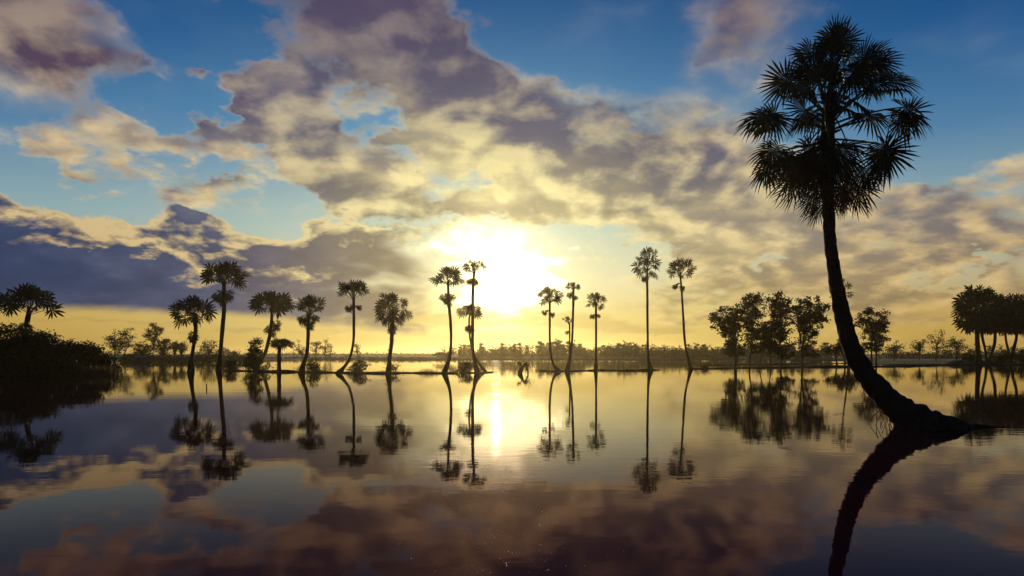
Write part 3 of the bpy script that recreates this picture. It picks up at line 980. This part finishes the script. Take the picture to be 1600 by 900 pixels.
palm(9, 583, [(746, 583), (741, 562), (738.5, 540), (738.5, 500), (739, 450), (741, 425)], (741, 0, 21, 403, 433), [(735, 440, 8), (744, 441, 8)],
     "tall palm standing right against the sun, its small crown lit yellow at the edges", (4.6, 10), ROW, 26, -25)
palm(10, 580, [(759, 581), (752, 573), (745, 563), (738, 548), (734, 525), (733, 500), (735, 490)], (735, 0, 22, 475, 499), [(733, 514, 9)],
     "half-height palm curving up to cross the tall palm in front of the sun", (3.0, 6), ROW, 28, -20)
palm(11, 580.5, [(873, 580), (866, 572), (861, 556), (859, 530), (859, 500), (859, 470)], (859, 0, 24, 448, 480), [(851, 489, 6), (863, 492, 6)],
     "palm just right of the sun, its foot swept towards its neighbour", (3.6, 9), ROW, 30, -25)
palm(12, 580.5, [(886, 580), (891, 556), (894, 530), (895.5, 487), (896, 450)], (896, 0, 14, 440, 456), [(890, 462, 6), (898, 465, 6)],
     "tall thin palm with a very small crown, leaning slightly right beside a stunted one", (3.8, 9.5), ROW, 20, -20)
palm(13, 580, [(888, 580), (890, 556), (890, 530), (890, 505)], (887, 0, 11, 494, 508), [(886, 520, 5)],
     "stunted half-height palm close against the tall thin one", (2.4, 5), ROW, 14, -30)
palm(14, 580, [(931, 580), (931, 550), (931, 510), (931, 472)], (931, 0, 21, 457, 486), [(926, 495, 6), (935, 494, 5)],
     "upright slim palm alone between the small-crowned one and the tall pair", (3.4, 7), ROW, 26, -35)
palm(15, 579, [(1016, 578), (1013.5, 555), (1012.5, 503), (1012, 460), (1011, 420)], (1011, 0, 25, 389, 438), [(1008, 436, 8)],
     "tallest palm right of the sun, upright with a tall ragged crown", (3.6, 9), ROW, 38, -45)
palm(16, 577, [(1080, 577), (1075, 560), (1070, 535), (1067, 490), (1065, 455), (1063, 430)], (1063, 0, 25, 403, 438), [(1055, 448, 6), (1066, 451, 6)],
     "slim palm leaning left, last of the row before the leafy trees", (3.3, 7.5), ROW, 32, -35)
palm(17, 568, [(1326, 568), (1323, 530), (1318, 490), (1315, 460)], (1315, 0, 19, 436, 474), [], "distant palm whose crown shows on both sides of the huge leaning trunk",
     (2.4, 4), None, 22, -40)
LB = "palms at the left edge of the picture"
palm(18, 584, [(40, 584), (41, 555), (42, 520), (46, 485)], (47, 0, 53, 446, 500), [(42, 512, 13)], "broad-crowned palm rising over dark bushes on the left bank", (7, 10), LB, 30, -25)
palm(19, 582, [(-14, 582), (-12, 530), (-14, 490)], (-16, 0, 44, 452, 500), [], "palm cut off by the left edge, only its frond tips showing", (6, 9), LB, 30, -25)
RB = "thick crowned palms on the right bank"
palm(20, 568.5, [(1530, 567), (1529, 545), (1528, 515), (1526, 485)], (1524, 0, 37, 448, 518), [(1515, 512, 12), (1535, 514, 12)], "left palm of the right bank clump with a thick upright trunk and round crown", (6.5, 9), RB, 110, -60, Y=dist(569) * 0.98)
palm(21, 568.5, [(1542, 567), (1538, 545), (1533, 520), (1536, 480)], (1541, 0, 33, 452, 522), [(1545, 515, 12)], "slanting palm of the right bank clump, trunk crossing behind the upright one", (3.6, 5), RB, 90, -60, Y=dist(569) * 1.0)
palm(22, 568.5, [(1545, 567), (1550, 555), (1556, 535), (1556, 510), (1556, 482)], (1556, 0, 26, 456, 520), [(1557, 512, 10)], "bowed palm of the right bank clump whose trunk curves away to the right", (4.0, 6), RB, 70, -60, Y=dist(569) * 1.02)
palm(23, 568.5, [(1579, 568), (1584, 550), (1590, 525), (1590, 495)], (1590, 0, 32, 460, 522), [(1585, 516, 10)], "palm leaning right near the right edge, in front of its two neighbours", (4.2, 6), RB, 100, -60, Y=dist(569) * 0.99)
palm(24, 568.5, [(1581, 568), (1577, 550), (1572, 525), (1575, 495)], (1577, 0, 24, 468, 520), [(1571, 520, 9)], "thin palm leaning left between the two clumps on the right bank", (3.2, 5), RB, 60, -55, Y=dist(569) * 1.03)
palm(25, 568.5, [(1600, 568), (1603, 540), (1606, 500)], (1612, 0, 34, 458, 522), [(1600, 515, 10)], "palm cut by the right edge of the picture, its crown merging with the clump", (4.5, 7), RB, 80, -55, Y=dist(569) * 1.0)

# ------------------------------------------------------------------ leafy trees on the right
LT = "leafy trees standing in the flooded field"
tree(31, 575, [[(1149, 574), (1149, 555), (1147, 530), (1142, 505)]], [(1132, 497, 20, 17, 3), (1142, 520, 17, 20, 3), (1147, 543, 12, 13, 2.4), (1152, 490, 12, 14, 1)],
     "leafy tree with the group's thickest trunk, its crown pulled to the left", group=LT, clumps=105, tw=(4.5, 6))
tree(32, 575, [[(1171, 574), (1171, 560), (1174, 540), (1175, 500), (1176, 475)]], [(1180, 475, 17, 16, 3), (1170, 498, 20, 18, 3), (1176, 525, 18, 18, 2), (1175, 545, 12, 7, 0.7)],
     "tall thin-stemmed tree, second in the leafy group, with the highest left top", group=LT, clumps=85)
tree(33, 575, [[(1186, 574), (1189, 560), (1193, 545), (1196, 525)]], [(1196, 520, 15, 16, 2), (1198, 542, 14, 8, 1)],
     "low tree with a slanting stem in the middle of the leafy group", group=LT, clumps=44, tw=(1.6, 2.2))
tree(34, 575, [[(1204, 574), (1203, 558), (1200, 545), (1204, 520)]], [(1208, 518, 13, 15, 2), (1207, 540, 12, 9, 1.2)],
     "low tree with a stem bent left, between the slanting stem and the tall narrow tree", group=LT, clumps=40, tw=(1.6, 2.2))
tree(35, 575, [[(1220, 574), (1220, 550), (1219, 520), (1220, 480)]], [(1220, 471, 12, 13, 2), (1208, 474, 6, 7, 0.6), (1222, 492, 15, 12, 2), (1217, 515, 16, 14, 2), (1226, 545, 16, 13, 2)],
     "tall narrow tree with a pointed top, right of the middle of the leafy group", group=LT, clumps=90)
tree(36, 575, [[(1253, 574), (1253, 550), (1257, 520), (1265, 490)], [(1253, 550), (1250, 520), (1246, 490)]], [(1266, 482, 23, 17, 4), (1275, 503, 18, 17, 2.5), (1250, 495, 15, 20, 2), (1262, 528, 15, 16, 1.6), (1264, 550, 10, 8, 0.8)],
     "rightmost tree of the leafy group with a wide airy crown narrowing to a forked stem", group=LT, clumps=105)
tree(37, 571, [[(1362, 571), (1362, 550), (1363, 520), (1365, 500)], [(1369, 571), (1368, 550), (1366, 520)]], [(1362, 497, 22, 17, 3), (1368, 518, 20, 16, 3), (1363, 540, 15, 11, 1.6)],
     "round bushy tree on two thin stems just right of the huge leaning trunk", clumps=100)
tree(38, 571, [[(1320, 571), (1320, 560), (1316, 548)], [(1308, 571), (1306, 560), (1303, 550)], [(1327, 571), (1328, 555)]], [(1309, 545, 17, 8, 2), (1322, 541, 15, 9, 2), (1332, 549, 12, 8, 1)],
     "low dark tree with several stems, half hidden by the huge leaning trunk", clumps=70, tw=(3, 3.5))
# thin trees in the field behind
FT = "sparse trees on the field at the right"
for (sd, x, lobes, lab, Yd) in [
        (42, 1397, [(1397, 540, 13, 8, 1), (1390, 548, 10, 6, .6)], "thin pale tree in the field right beside the round bushy tree", 210),
        (43, 1462, [(1458, 535, 17, 11, 2), (1468, 525, 9, 10, 1), (1478, 540, 12, 10, 1.3)], "largest of the sparse field trees with a spiky peak", 200),
        (44, 1494, [(1493, 534, 12, 9, 1.5), (1500, 543, 9, 7, .8)], "thin field tree between the spiky one and the right bank palms", 205),
        (45, 1436, [(1435, 541, 8, 7, 1)], "smallest bush-like tree left of the spiky field tree", 225)]:
    tree(sd, 565, [[(x, 565), (x + 1, 550), (x, lobes[0][1])]], lobes, lab, group=FT, Y=Yd, clumps=34, per=24, size=0.42, clump_r=1.0, leafmat="far_leaf", tw=(1.0, 1.8))

# ------------------------------------------------------------------ trees and shrubs on the left
LS = "dark bushes on the left bank"
left = [
    (51, 586, [(12, 531, 30, 20, 3), (5, 557, 40, 24, 3), (15, 580, 30, 14, 1)], "big black bush in the bottom left corner of the bank", 140, 78),
    (52, 585, [(64, 536, 20, 13, 3), (55, 558, 30, 22, 3), (60, 580, 28, 14, 1)], "tall bush with flat layered twigs beside the broad-crowned palm", 120, 80),
    (53, 583, [(104, 552, 22, 16, 3), (112, 572, 24, 14, 2)], "loose bush with bare twig tips in the middle of the left bank", 90, 84),
    (54, 582, [(136, 551, 15, 13, 2.2), (142, 571, 20, 11, 2)], "round dense bush near the end of the left bank", 90, 86),
    (55, 581, [(163, 565, 12, 10, 1.6), (170, 577, 14, 6, 1)], "low bush at the tip of the left bank", 60, 88),
    (56, 584, [(85, 572, 26, 13, 2)], "low undergrowth bush in front of the layered one", 50, 80),
]
for sd, by, lobes, lab, nc, Yd in left:
    x = lobes[0][0]
    tree(sd, by, [[(x, by - 2), (x + 2, by - 20), (x, lobes[0][1])], [(x - 4, by - 2), (x - 9, by - 22), (x - 12, lobes[0][1] + 6)]], lobes, lab, name="bush", cat="bush",
         group=LS, Y=Yd, clumps=int(nc * 1.5), per=40, size=0.30, clump_r=0.75, leafmat="bush", hollow=0.1, tw=(1.6, 2.5), z0=0.2)
FL = "trees on the far left shore"
for (sd, trk, lobes, lab, nc) in [
        (61, [[(180, 564), (179, 545), (178, 530)], [(187, 564), (198, 545), (202, 530)]], [(183, 530, 13, 16, 3), (202, 524, 9, 11, 1.3), (172, 533, 6, 9, .8), (202, 538, 6, 7, .5), (182, 548, 9, 9, 1)],
         "tree with two separate leaf heads on the far left shore", 60),
        (62, [[(238, 564), (240, 540), (244, 520)]], [(242, 519, 11, 12, 2.4), (229, 528, 5, 8, .6), (252, 516, 4, 4, .4)], "tallest thin tree of the far left shore with a feathery top", 40),
        (63, [[(222, 564), (223, 550)]], [(226, 545, 14, 9, 2)], "low round tree left under the feathery one", 44),
        (64, [[(255, 564), (255, 550)]], [(254, 543, 13, 12, 2), (258, 534, 6, 5, .5)], "dense round tree right under the feathery one", 48),
        (65, [[(273, 564), (273, 550)]], [(273, 541, 7, 7, 1)], "left of two mushroom-shaped trees on the far left shore", 20),
        (66, [[(284, 564), (284, 550)]], [(284, 542, 8, 6, 1)], "right of two mushroom-shaped trees on the far left shore", 22),
        (67, [[(326, 564), (326, 545)]], [(325, 542, 12, 9, 2), (324, 554, 18, 8, 2)], "cone-shaped airy tree between the first two palms of the row", 44),
        (68, [[(349, 564), (349, 550)]], [(347, 552, 10, 9, 1)], "small tree behind the straight tall palm", 20),
        (69, [[(366, 564), (366, 555)]], [(366, 555, 5, 6, 1)], "tiny tree alone on the shore right of the tall straight palm", 12),
        (70, [[(207, 564), (208, 555)]], [(206, 556, 12, 5, 1)], "low scrub tree between the two-headed and the feathery tree", 20)]:
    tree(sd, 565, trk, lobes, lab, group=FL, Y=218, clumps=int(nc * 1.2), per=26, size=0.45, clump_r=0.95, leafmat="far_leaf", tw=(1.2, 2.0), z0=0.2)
for (sd, trk, lobes, lab, nc, Yd) in [
        (71, [[(474, 563), (470, 550)]], [(466, 543, 9, 9, 1), (475, 552, 8, 6, 1)], "airy tree behind the two-tier palm", 22, 262),
        (72, [[(494, 563), (494, 545)]], [(493, 543, 8, 9, 1)], "left of two see-through trees right of the two-tier palm", 16, 262),
        (73, [[(508, 563), (508, 545)]], [(508, 540, 10, 11, 1), (512, 552, 7, 5, .4)], "right of two see-through trees right of the two-tier palm", 22, 262),
        (74, [[(699, 564), (699, 552)]], [(699, 548, 15, 6, 1), (694, 553, 17, 4, .8)], "flat-topped tree on the far shore behind the bowed palm", 36, 250),
        (75, [[(560, 563), (558, 550)]], [(556, 546, 5, 8, 1)], "thin tree showing behind the hooked palm's trunk", 9, 255)]:
    tree(sd, 564, trk, lobes, lab, Y=Yd, clumps=int(nc * 1.3), per=20, size=0.5, clump_r=0.9, leafmat="far_leaf", tw=(1.0, 1.6), z0=0.2)

for (sd, lobes, lab) in [
        (91, [(1512, 560, 10, 7, 1)], "low bush at the left foot of the right bank palms"),
        (92, [(1566, 558, 11, 9, 1)], "dark bush filling the gap between the two palm clumps on the right bank"),
        (93, [(1597, 556, 10, 11, 1)], "bush under the palm at the right edge")]:
    x = lobes[0][0]
    tree(sd, 569, [[(x, 568), (x + 1, 562), (x, lobes[0][1])]], lobes, lab, name="bush", cat="bush", group="bushes on the right bank", Y=dist(569), clumps=34, per=34,
         size=0.42, clump_r=0.7, leafmat="bush", hollow=0.0, tw=(0.8, 1.2), z0=0.3)

# shrubs on the thin bank
SB = "shrubs on the thin bank under the palms"
for (sd, by, lobes, lab, nc, sz) in [
        (81, 580, [(398, 545, 13, 15, 3), (395, 562, 14, 16, 3), (405, 575, 20, 8, 2)], "big pale green bush at the foot of the palm leaning out of it", 110, 0.24),
        (82, 580, [(360, 572, 10, 8, 1)], "small dark shrub right of the tall straight palm's foot", 34, 0.2),
        (83, 582, [(490, 571, 11, 10, 1)], "loose shrub at the right foot of the two-tier palm", 30, 0.2),
        (84, 582, [(561, 571, 13, 10, 2), (556, 578, 12, 4, .7)], "fan-shaped shrub right of the hooked palm's foot", 36, 0.2),
        (85, 582, [(727, 574, 12, 8, 2), (714, 580, 8, 3, .6)], "scrubby bush between the bowed palm and the one against the sun", 34, 0.2),
        (86, 583, [(618, 576, 5, 6, 1)], "tiny leafy plant at the foot of the shaggy palm", 9, 0.2),
        (87, 576, [(1103, 573, 4, 4, 1)], "small dark clump alone on the bank left of the leafy trees", 9, 0.18),
        (88, 569, [(1243, 562, 5, 8, 1)], "small leafy shrub on the rear bank behind the airy tree", 9, 0.22)]:
    x = lobes[0][0]
    tree(sd, by, [[(x, by), (x + 1, by - 5), (x + 1, lobes[0][1] - 2)], [(x - 1, by), (x - 4, by - 6), (x - 5, lobes[0][1])]], lobes, lab, name="shrub", cat="shrub", group=SB,
         clumps=int(nc * 1.2), per=26, size=sz, clump_r=0.42, leafmat="bush", hollow=0.0, tw=(0.7, 1.2))

# ------------------------------------------------------------------ the hazy wood along the far shore
def wood_tree(seed, kind):
    rng = random.Random(seed)
    root = empty("wood_tree", (0, 0, 0), "hazy tree in the wood along the far shore", "tree", "trees of the wood along the far shore")
    H = 1.0
    tb = MB(); lf = MB()
    tb.tube([(0, 0, -0.05), (0.01, 0, 0.5), (0.0, 0, 0.92)], [0.018, 0.012, 0.005], 5)
    if kind == 0:
        lb = [(0, .78, .16, .18), (0.02, .55, .2, .2), (0, .3, .2, .16)]
    elif kind == 1:
        lb = [(0, .70, .30, .26), (-.15, .5, .25, .2), (.16, .45, .25, .2), (0, .25, .26, .18)]
    elif kind == 2:
        lb = [(0, .86, .09, .13), (0, .66, .12, .15), (0.01, .44, .15, .18), (0, .22, .18, .16)]
    else:
        lb = [(0, .6, .36, .3), (.1, .35, .34, .25), (-.15, .3, .3, .22)]
    for lx, lz, rx, rz in lb:
        for _ in range(14 if kind != 2 else 9):
            d = Vector((rng.gauss(0, .5), rng.gauss(0, .5), rng.gauss(0, .5)))
            c = Vector((lx + d.x * rx, d.y * rx, lz + d.z * rz))
            leaf_clump(lf, rng, c, 0.075, 20, 0.062)
    tb.build("trunk", M["tree_bark"], root)
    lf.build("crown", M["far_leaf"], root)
    return root


def wood():
    rng = random.Random(5)
    protos = [wood_tree(900 + i, i % 4) for i in range(8)]
    kids = {p.name: [c for c in COL.objects if c.parent == p] for p in protos}
    used = set()
    spots = []
    # (from px, to px, count, top row low, top row high)
    for a, b, n, t0, t1 in [(716, 740, 5, 545, 538), (745, 800, 13, 548, 537), (800, 870, 22, 548, 534), (870, 960, 30, 545, 533), (960, 1140, 62, 546, 535), (1140, 1300, 40, 545, 533),
                            (1385, 1480, 18, 551, 541), (1480, 1600, 24, 550, 538)]:
        for i in range(n):
            px = a + (b - a) * (i + rng.random()) / n
            top = t0 + (t1 - t0) * rng.random() ** 1.4
            top += 7 * noise.noise(Vector((px * 0.02, 5.0, 0))) + 3 * noise.noise(Vector((px * 0.09, 1.0, 0)))
            spots.append((px, max(530, top), rng.uniform(280, 330)))
    for px in (752, 785, 812, 843, 892, 975):
        spots.append((px, 534 if px != 843 else 531, 285))
    for px, top, Yd in spots:
        k = rng.randrange(8)
        if top < 538: k = rng.choice([0, 2, 4, 6, 2])
        p = protos[k]
        z = 0.35
        h = CAM_H + (HZ - top) / F * Yd - z
        if k in used:
            o = p.copy(); COL.objects.link(o)
            for c in kids[p.name]:
                cc = c.copy(); COL.objects.link(cc); cc.parent = o
        else:
            o = p; used.add(k)
        o.location = ((px - 800) / F * Yd, Yd, z)
        w = h * rng.uniform(0.7, 1.5)
        o.scale = (w, w, h)
        o.rotation_euler = (0, 0, rng.uniform(0, 6.28))


wood()


def undergrowth(name, spans, label, seed, mat="far_leaf", size=0.6, r=1.0):
    rng = random.Random(seed)
    mb = MB()
    for a, b, n, Yd, h in spans:
        for i in range(n):
            px = rng.uniform(a, b)
            y = Yd * rng.uniform(0.98, 1.05)
            hh = h * (0.45 + 0.75 * abs(noise.noise(Vector((px * 0.06, seed, 0.5)))) + 0.3 * rng.random())
            c = Vector(((px - 800) / F * y, y, 0.35 + rng.random() * hh))
            leaf_clump(mb, rng, c, r, 7, size)
    o = mb.build(name, M[mat])
    tag(o, label, None, None, "stuff")


undergrowth("undergrowth", [(716, 1300, 2600, 285, 5.6), (1370, 1600, 700, 262, 3.2), (1600, 1900, 300, 262, 4)], "hazy undergrowth filling the foot of the far wood", 3)
undergrowth("shore_scrub", [(190, 400, 1300, 214, 1.9), (400, 716, 700, 277, 1.0), (-300, 190, 500, 230, 3)], "dark scrub line along the far left shore", 4, size=0.5, r=0.6)
undergrowth("bank_weeds", [(-60, 130, 600, 82, 1.0), (100, 186, 500, 88, 0.9)], "dark weeds along the water's edge of the left bank", 6, "bush", 0.3, 0.4)


def far_treeline():
    """thin line of trees a kilometre off, too many and small to count"""
    rng = random.Random(8)
    mb = MB()
    for i in range(2600):
        y = rng.uniform(620, 700)
        px = rng.uniform(380, 760) if rng.random() < 0.6 else rng.uniform(-100, 1700)
        h = 2.0 + 2.6 * abs(noise.noise(Vector((px * 0.09, 0, 0)))) + (2 if noise.noise(Vector((px * 0.5, 3, 0))) > 0.35 else 0)
        leaf_clump(mb, rng, Vector(((px - 800) / F * y, y, rng.random() * h)), 1.2, 4, 1.2)
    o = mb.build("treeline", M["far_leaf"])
    tag(o, "thin distant treeline on the horizon", None, None, "stuff")


far_treeline()


def field():
    """strip of green grass on the right-hand field"""
    mb = MB()
    n = 60
    for i in range(n + 1):
        px = 1375 + (1900 - 1375) * i / n
        for Yd in (205, 255):
            yy = Yd + 4 * noise.noise(Vector((i * 0.3, Yd, 0)))
            x = (px - 800) / F * yy
            mb.v.append((x, yy, land_height(x, yy) + 0.16))
    for i in range(n):
        a = i * 2
        mb.f.append((a, a + 2, a + 3, a + 1))
    o = mb.build("field", M["field"], None, True)
    tag(o, "bright green strip of young rice on the right", None, None, "structure")


field()


def grasses():
    """blades standing on the banks"""
    rng = random.Random(12)
    mb = MB()

    def blade(x, y, z, h, lean=0.35, w=0.02):
        a = rng.uniform(0, 6.28)
        d = Vector((cos(a), sin(a), 0)) * lean * h * rng.random()
        p = Vector((x, y, z)); s2 = Vector((cos(a + 1.5), sin(a + 1.5), 0)) * w
        v = len(mb.v)
        mb.v += [tuple(p - s2), tuple(p + s2), tuple(p + d * 0.4 + Vector((0, 0, h * 0.6)) + s2 * 0.7), tuple(p + d * 0.4 + Vector((0, 0, h * 0.6)) - s2 * 0.7), tuple(p + d + Vector((0, 0, h)))]
        mb.f += [(v, v + 1, v + 2, v + 3), (v + 3, v + 2, v + 4)]

    for bi, Q in enumerate(BANKS):
        n = {0: 900, 1: 2400, 2: 420, 3: 900, 4: 1300, 5: 500, 6: 300, 7: 2200, 8: 2200}[bi]
        for i in range(n):
            k = rng.random() * (len(Q) - 1.001)
            x0, y0 = Q[int(k)]; x1, y1 = Q[int(k) + 1]
            f = k - int(k)
            x, y = x0 + (x1 - x0) * f, y0 + (y1 - y0) * f
            c = noise.noise(Vector((x * 0.3, bi * 7.0, 0)))
            if c < -0.1 and bi not in (7, 8): continue
            blade(x + rng.uniform(-.5, .5), y + rng.uniform(-.6, .6), 0.05, (0.14 + 0.75 * max(0, c)) * rng.uniform(0.5, 1.6), 0.6, 0.018)
    o = mb.build("grass", M["bush"])
    tag(o, "short grass on the mud banks", None, None, "stuff")
    mb = MB()
    for i in range(5200):
        px = 190 - 190 * rng.random() ** 0.9
        Yd = 84 + (190 - px) * -0.02 + rng.uniform(-2.5, 3)
        x = (px - 800) / F * Yd
        blade(x, Yd, -0.05, rng.uniform(0.5, 1.5) * (1 if px < 180 else 0.7), 0.5, 0.025)
    o = mb.build("reeds", M["reed"])
    tag(o, "tangled reeds in the water before the left bank", None, None, "stuff")


grasses()

# ------------------------------------------------------------------ small things
def twig_tuft(px, py, h, n, seed, label):
    rng = random.Random(seed)
    Y = dist(py)
    O = Vector(((px - 800) / F * Y, Y, 0))
    mb = MB()
    for i in range(n):
        a = rng.uniform(0, 6.28); l = rng.uniform(0.2, 0.6)
        d = Vector((cos(a), sin(a), 0)) * l * h
        mb.tube([(rng.uniform(-.1, .1), rng.uniform(-.1, .1), -0.1), d * 0.35 + Vector((0, 0, h * 0.7)), d * 0.8 + Vector((0, 0, h * rng.uniform(0.7, 1.05))), d * 1.2 + Vector((0, 0, h * rng.uniform(0.35, .8)))],
                [0.007, 0.006, 0.005, 0.003], 4, cap=False)
    o = mb.build("dry_weed", M["reed"])
    o.location = O
    tag(o, label, "weed")


twig_tuft(1402, 666, 0.5, 26, 1, "dry weed tuft in the water at the left foot of the huge palm")
twig_tuft(1456, 662, 0.55, 9, 2, "few curled grass stems behind the huge palm's root")


def stick():
    mb = MB()
    mb.tube([(0, 0, -0.4), (0.02, 0, 0.1), (0.0, 0.02, 0.42)], [0.05, 0.045, 0.03], 6)
    o = mb.build("stick", M["wood"], None, True)
    Y = dist(608)
    o.location = ((322.5 - 800) / F * Y, Y, 0)
    tag(o, "short stick poking out of the water between the first two palms", "stick")


stick()


def snag():
    """leaning dead stump with a forked arm and shaggy tufts, alone in the water right of the sun"""
    Y = dist(583.5); s = Y / F
    rng = random.Random(3)
    O = Vector(((814 - 800) / F * Y, Y, 0))
    root = empty("tree_stump", O, "broken forked tree stump alone in the water below the sun's right side", "stump")
    L = lambda px, py: at(px, py, Y) - O
    mb = MB()
    mb.tube([L(812, 587), L(812.5, 581), L(817, 573), L(821, 567)], [0.34, 0.32, 0.20, 0.10], 9, 0.4, 1)
    mb.tube([L(819, 570), L(822, 574), L(825, 579), L(825, 586)], [0.09, 0.10, 0.09, 0.08], 8, 0.4, 2)
    mb.build("trunk", M["wood"], root, True)
    mb = MB()
    mb.tube([L(817, 573), L(813, 570), L(811, 567)], [0.09, 0.07, 0.04], 6, 0.3, 3)
    mb.build("branch", M["wood"], root, True)
    mb = MB()
    for (px, py, r, n) in [(810.5, 567, 0.22, 60), (824, 570, 0.38, 160), (824, 577, 0.15, 30)]:
        leaf_clump(mb, rng, L(px, py), r * 1.7, n, 0.2)
    mb.build("foliage", M["bush"], root)


snag()


def hut():
    """low shed with a tin roof on the far left shore"""
    Y = 212.0
    O = Vector(((223 - 800) / F * Y, Y, 0.35))
    root = empty("shed", O, "low shed with a pale tin roof on the far left shore", "shed")
    def box(x0, x1, y0, y1, z0, z1):
        mb = MB()
        mb.v = [(x0, y0, z0), (x1, y0, z0), (x1, y1, z0), (x0, y1, z0), (x0, y0, z1), (x1, y0, z1), (x1, y1, z1), (x0, y1, z1)]
        mb.f = [(3, 2, 1, 0), (4, 5, 6, 7), (0, 1, 5, 4), (1, 2, 6, 5), (2, 3, 7, 6), (3, 0, 4, 7)]
        return mb
    box(-1.9, 1.9, -1.2, 1.2, -0.3, 1.0).build("wall", M["wall"], root)
    mb = MB()
    mb.v = [(-2.3, -1.7, 0.95), (2.3, -1.7, 0.95), (2.3, 0, 1.65), (-2.3, 0, 1.65), (2.3, 1.7, 0.95), (-2.3, 1.7, 0.95),
            (-2.3, -1.7, 1.0), (2.3, -1.7, 1.0), (2.3, 0, 1.7), (-2.3, 0, 1.7), (2.3, 1.7, 1.0), (-2.3, 1.7, 1.0)]
    mb.f = [(0, 3, 2, 1), (3, 5, 4, 2), (6, 7, 8, 9), (9, 8, 10, 11), (0, 1, 7, 6), (5, 11, 10, 4), (0, 6, 9, 3), (3, 9, 11, 5), (1, 2, 8, 7), (2, 4, 10, 8)]
    mb.build("roof", M["roof"], root)


hut()


def post(px, py, h, label):
    mb = MB(); mb.tube([(0, 0, -0.3), (0, 0, h)], [0.11, 0.09], 7, 0.2, px)
    Y = dist(py)
    o = mb.build("post", M["wood"], None, True); o.location = ((px - 800) / F * Y, Y, 0.1)
    tag(o, label, "post")


post(1413, 571.8, 0.65, "short wooden post stump on the mud bank at the right")


def bubbles():
    rng = random.Random(21)
    mb = MB()
    for i in range(260):
        py = 690 + 205 * rng.random() ** 0.7
        px = 775 + rng.gauss(0, 38 + (py - 690) * 0.12)
        Y = dist(py); x = (px - 800) / F * Y
        r = rng.uniform(0.0035, 0.0095) * (0.6 + Y / 14)
        v = len(mb.v)
        for j, (rr, zz) in enumerate([(1, -0.2), (0.85, 0.45), (0.45, 0.85)]):
            for k in range(8):
                a = 2 * pi * k / 8
                mb.v.append((x + r * rr * cos(a), Y + r * rr * sin(a), r * zz * 0.5))
        mb.v.append((x, Y, r * 0.5))
        for j in range(2):
            for k in range(8):
                a = v + j * 8 + k; b = v + j * 8 + (k + 1) % 8
                mb.f.append((a, b, b + 8, a + 8))
        for k in range(8):
            mb.f.append((v + 16 + k, v + 16 + (k + 1) % 8, v + 24))
    o = mb.build("foam_specks", M["bubble"], None, True)
    tag(o, "tiny glinting foam specks floating in the near water", None, None, "stuff")


bubbles()


def floaters():
    """a few leaves adrift by the huge palm"""
    rng = random.Random(9)
    for i, (px, py, lab) in enumerate([(1306, 648, "left drifting leaf of a pair left of the huge palm's foot"), (1316, 647, "right drifting leaf of a pair left of the huge palm's foot"),
                                       (1228, 700, "dark leaf adrift below the leafy trees' reflection")]):
        mb = MB()
        L = 0.22
        mb.v = [(-L, 0, 0.012), (0, -0.09, 0.02), (L, 0, 0.05), (0, 0.09, 0.02), (0, 0, 0.008)]
        mb.f = [(0, 1, 4), (1, 2, 4), (2, 3, 4), (3, 0, 4)]
        o = mb.build("floating_leaf", M["dead"])
        Y = dist(py)
        o.location = ((px - 800) / F * Y, Y, 0.004); o.rotation_euler = (0, 0, rng.uniform(-0.5, 0.5))
        tag(o, lab, "leaf")


floaters()
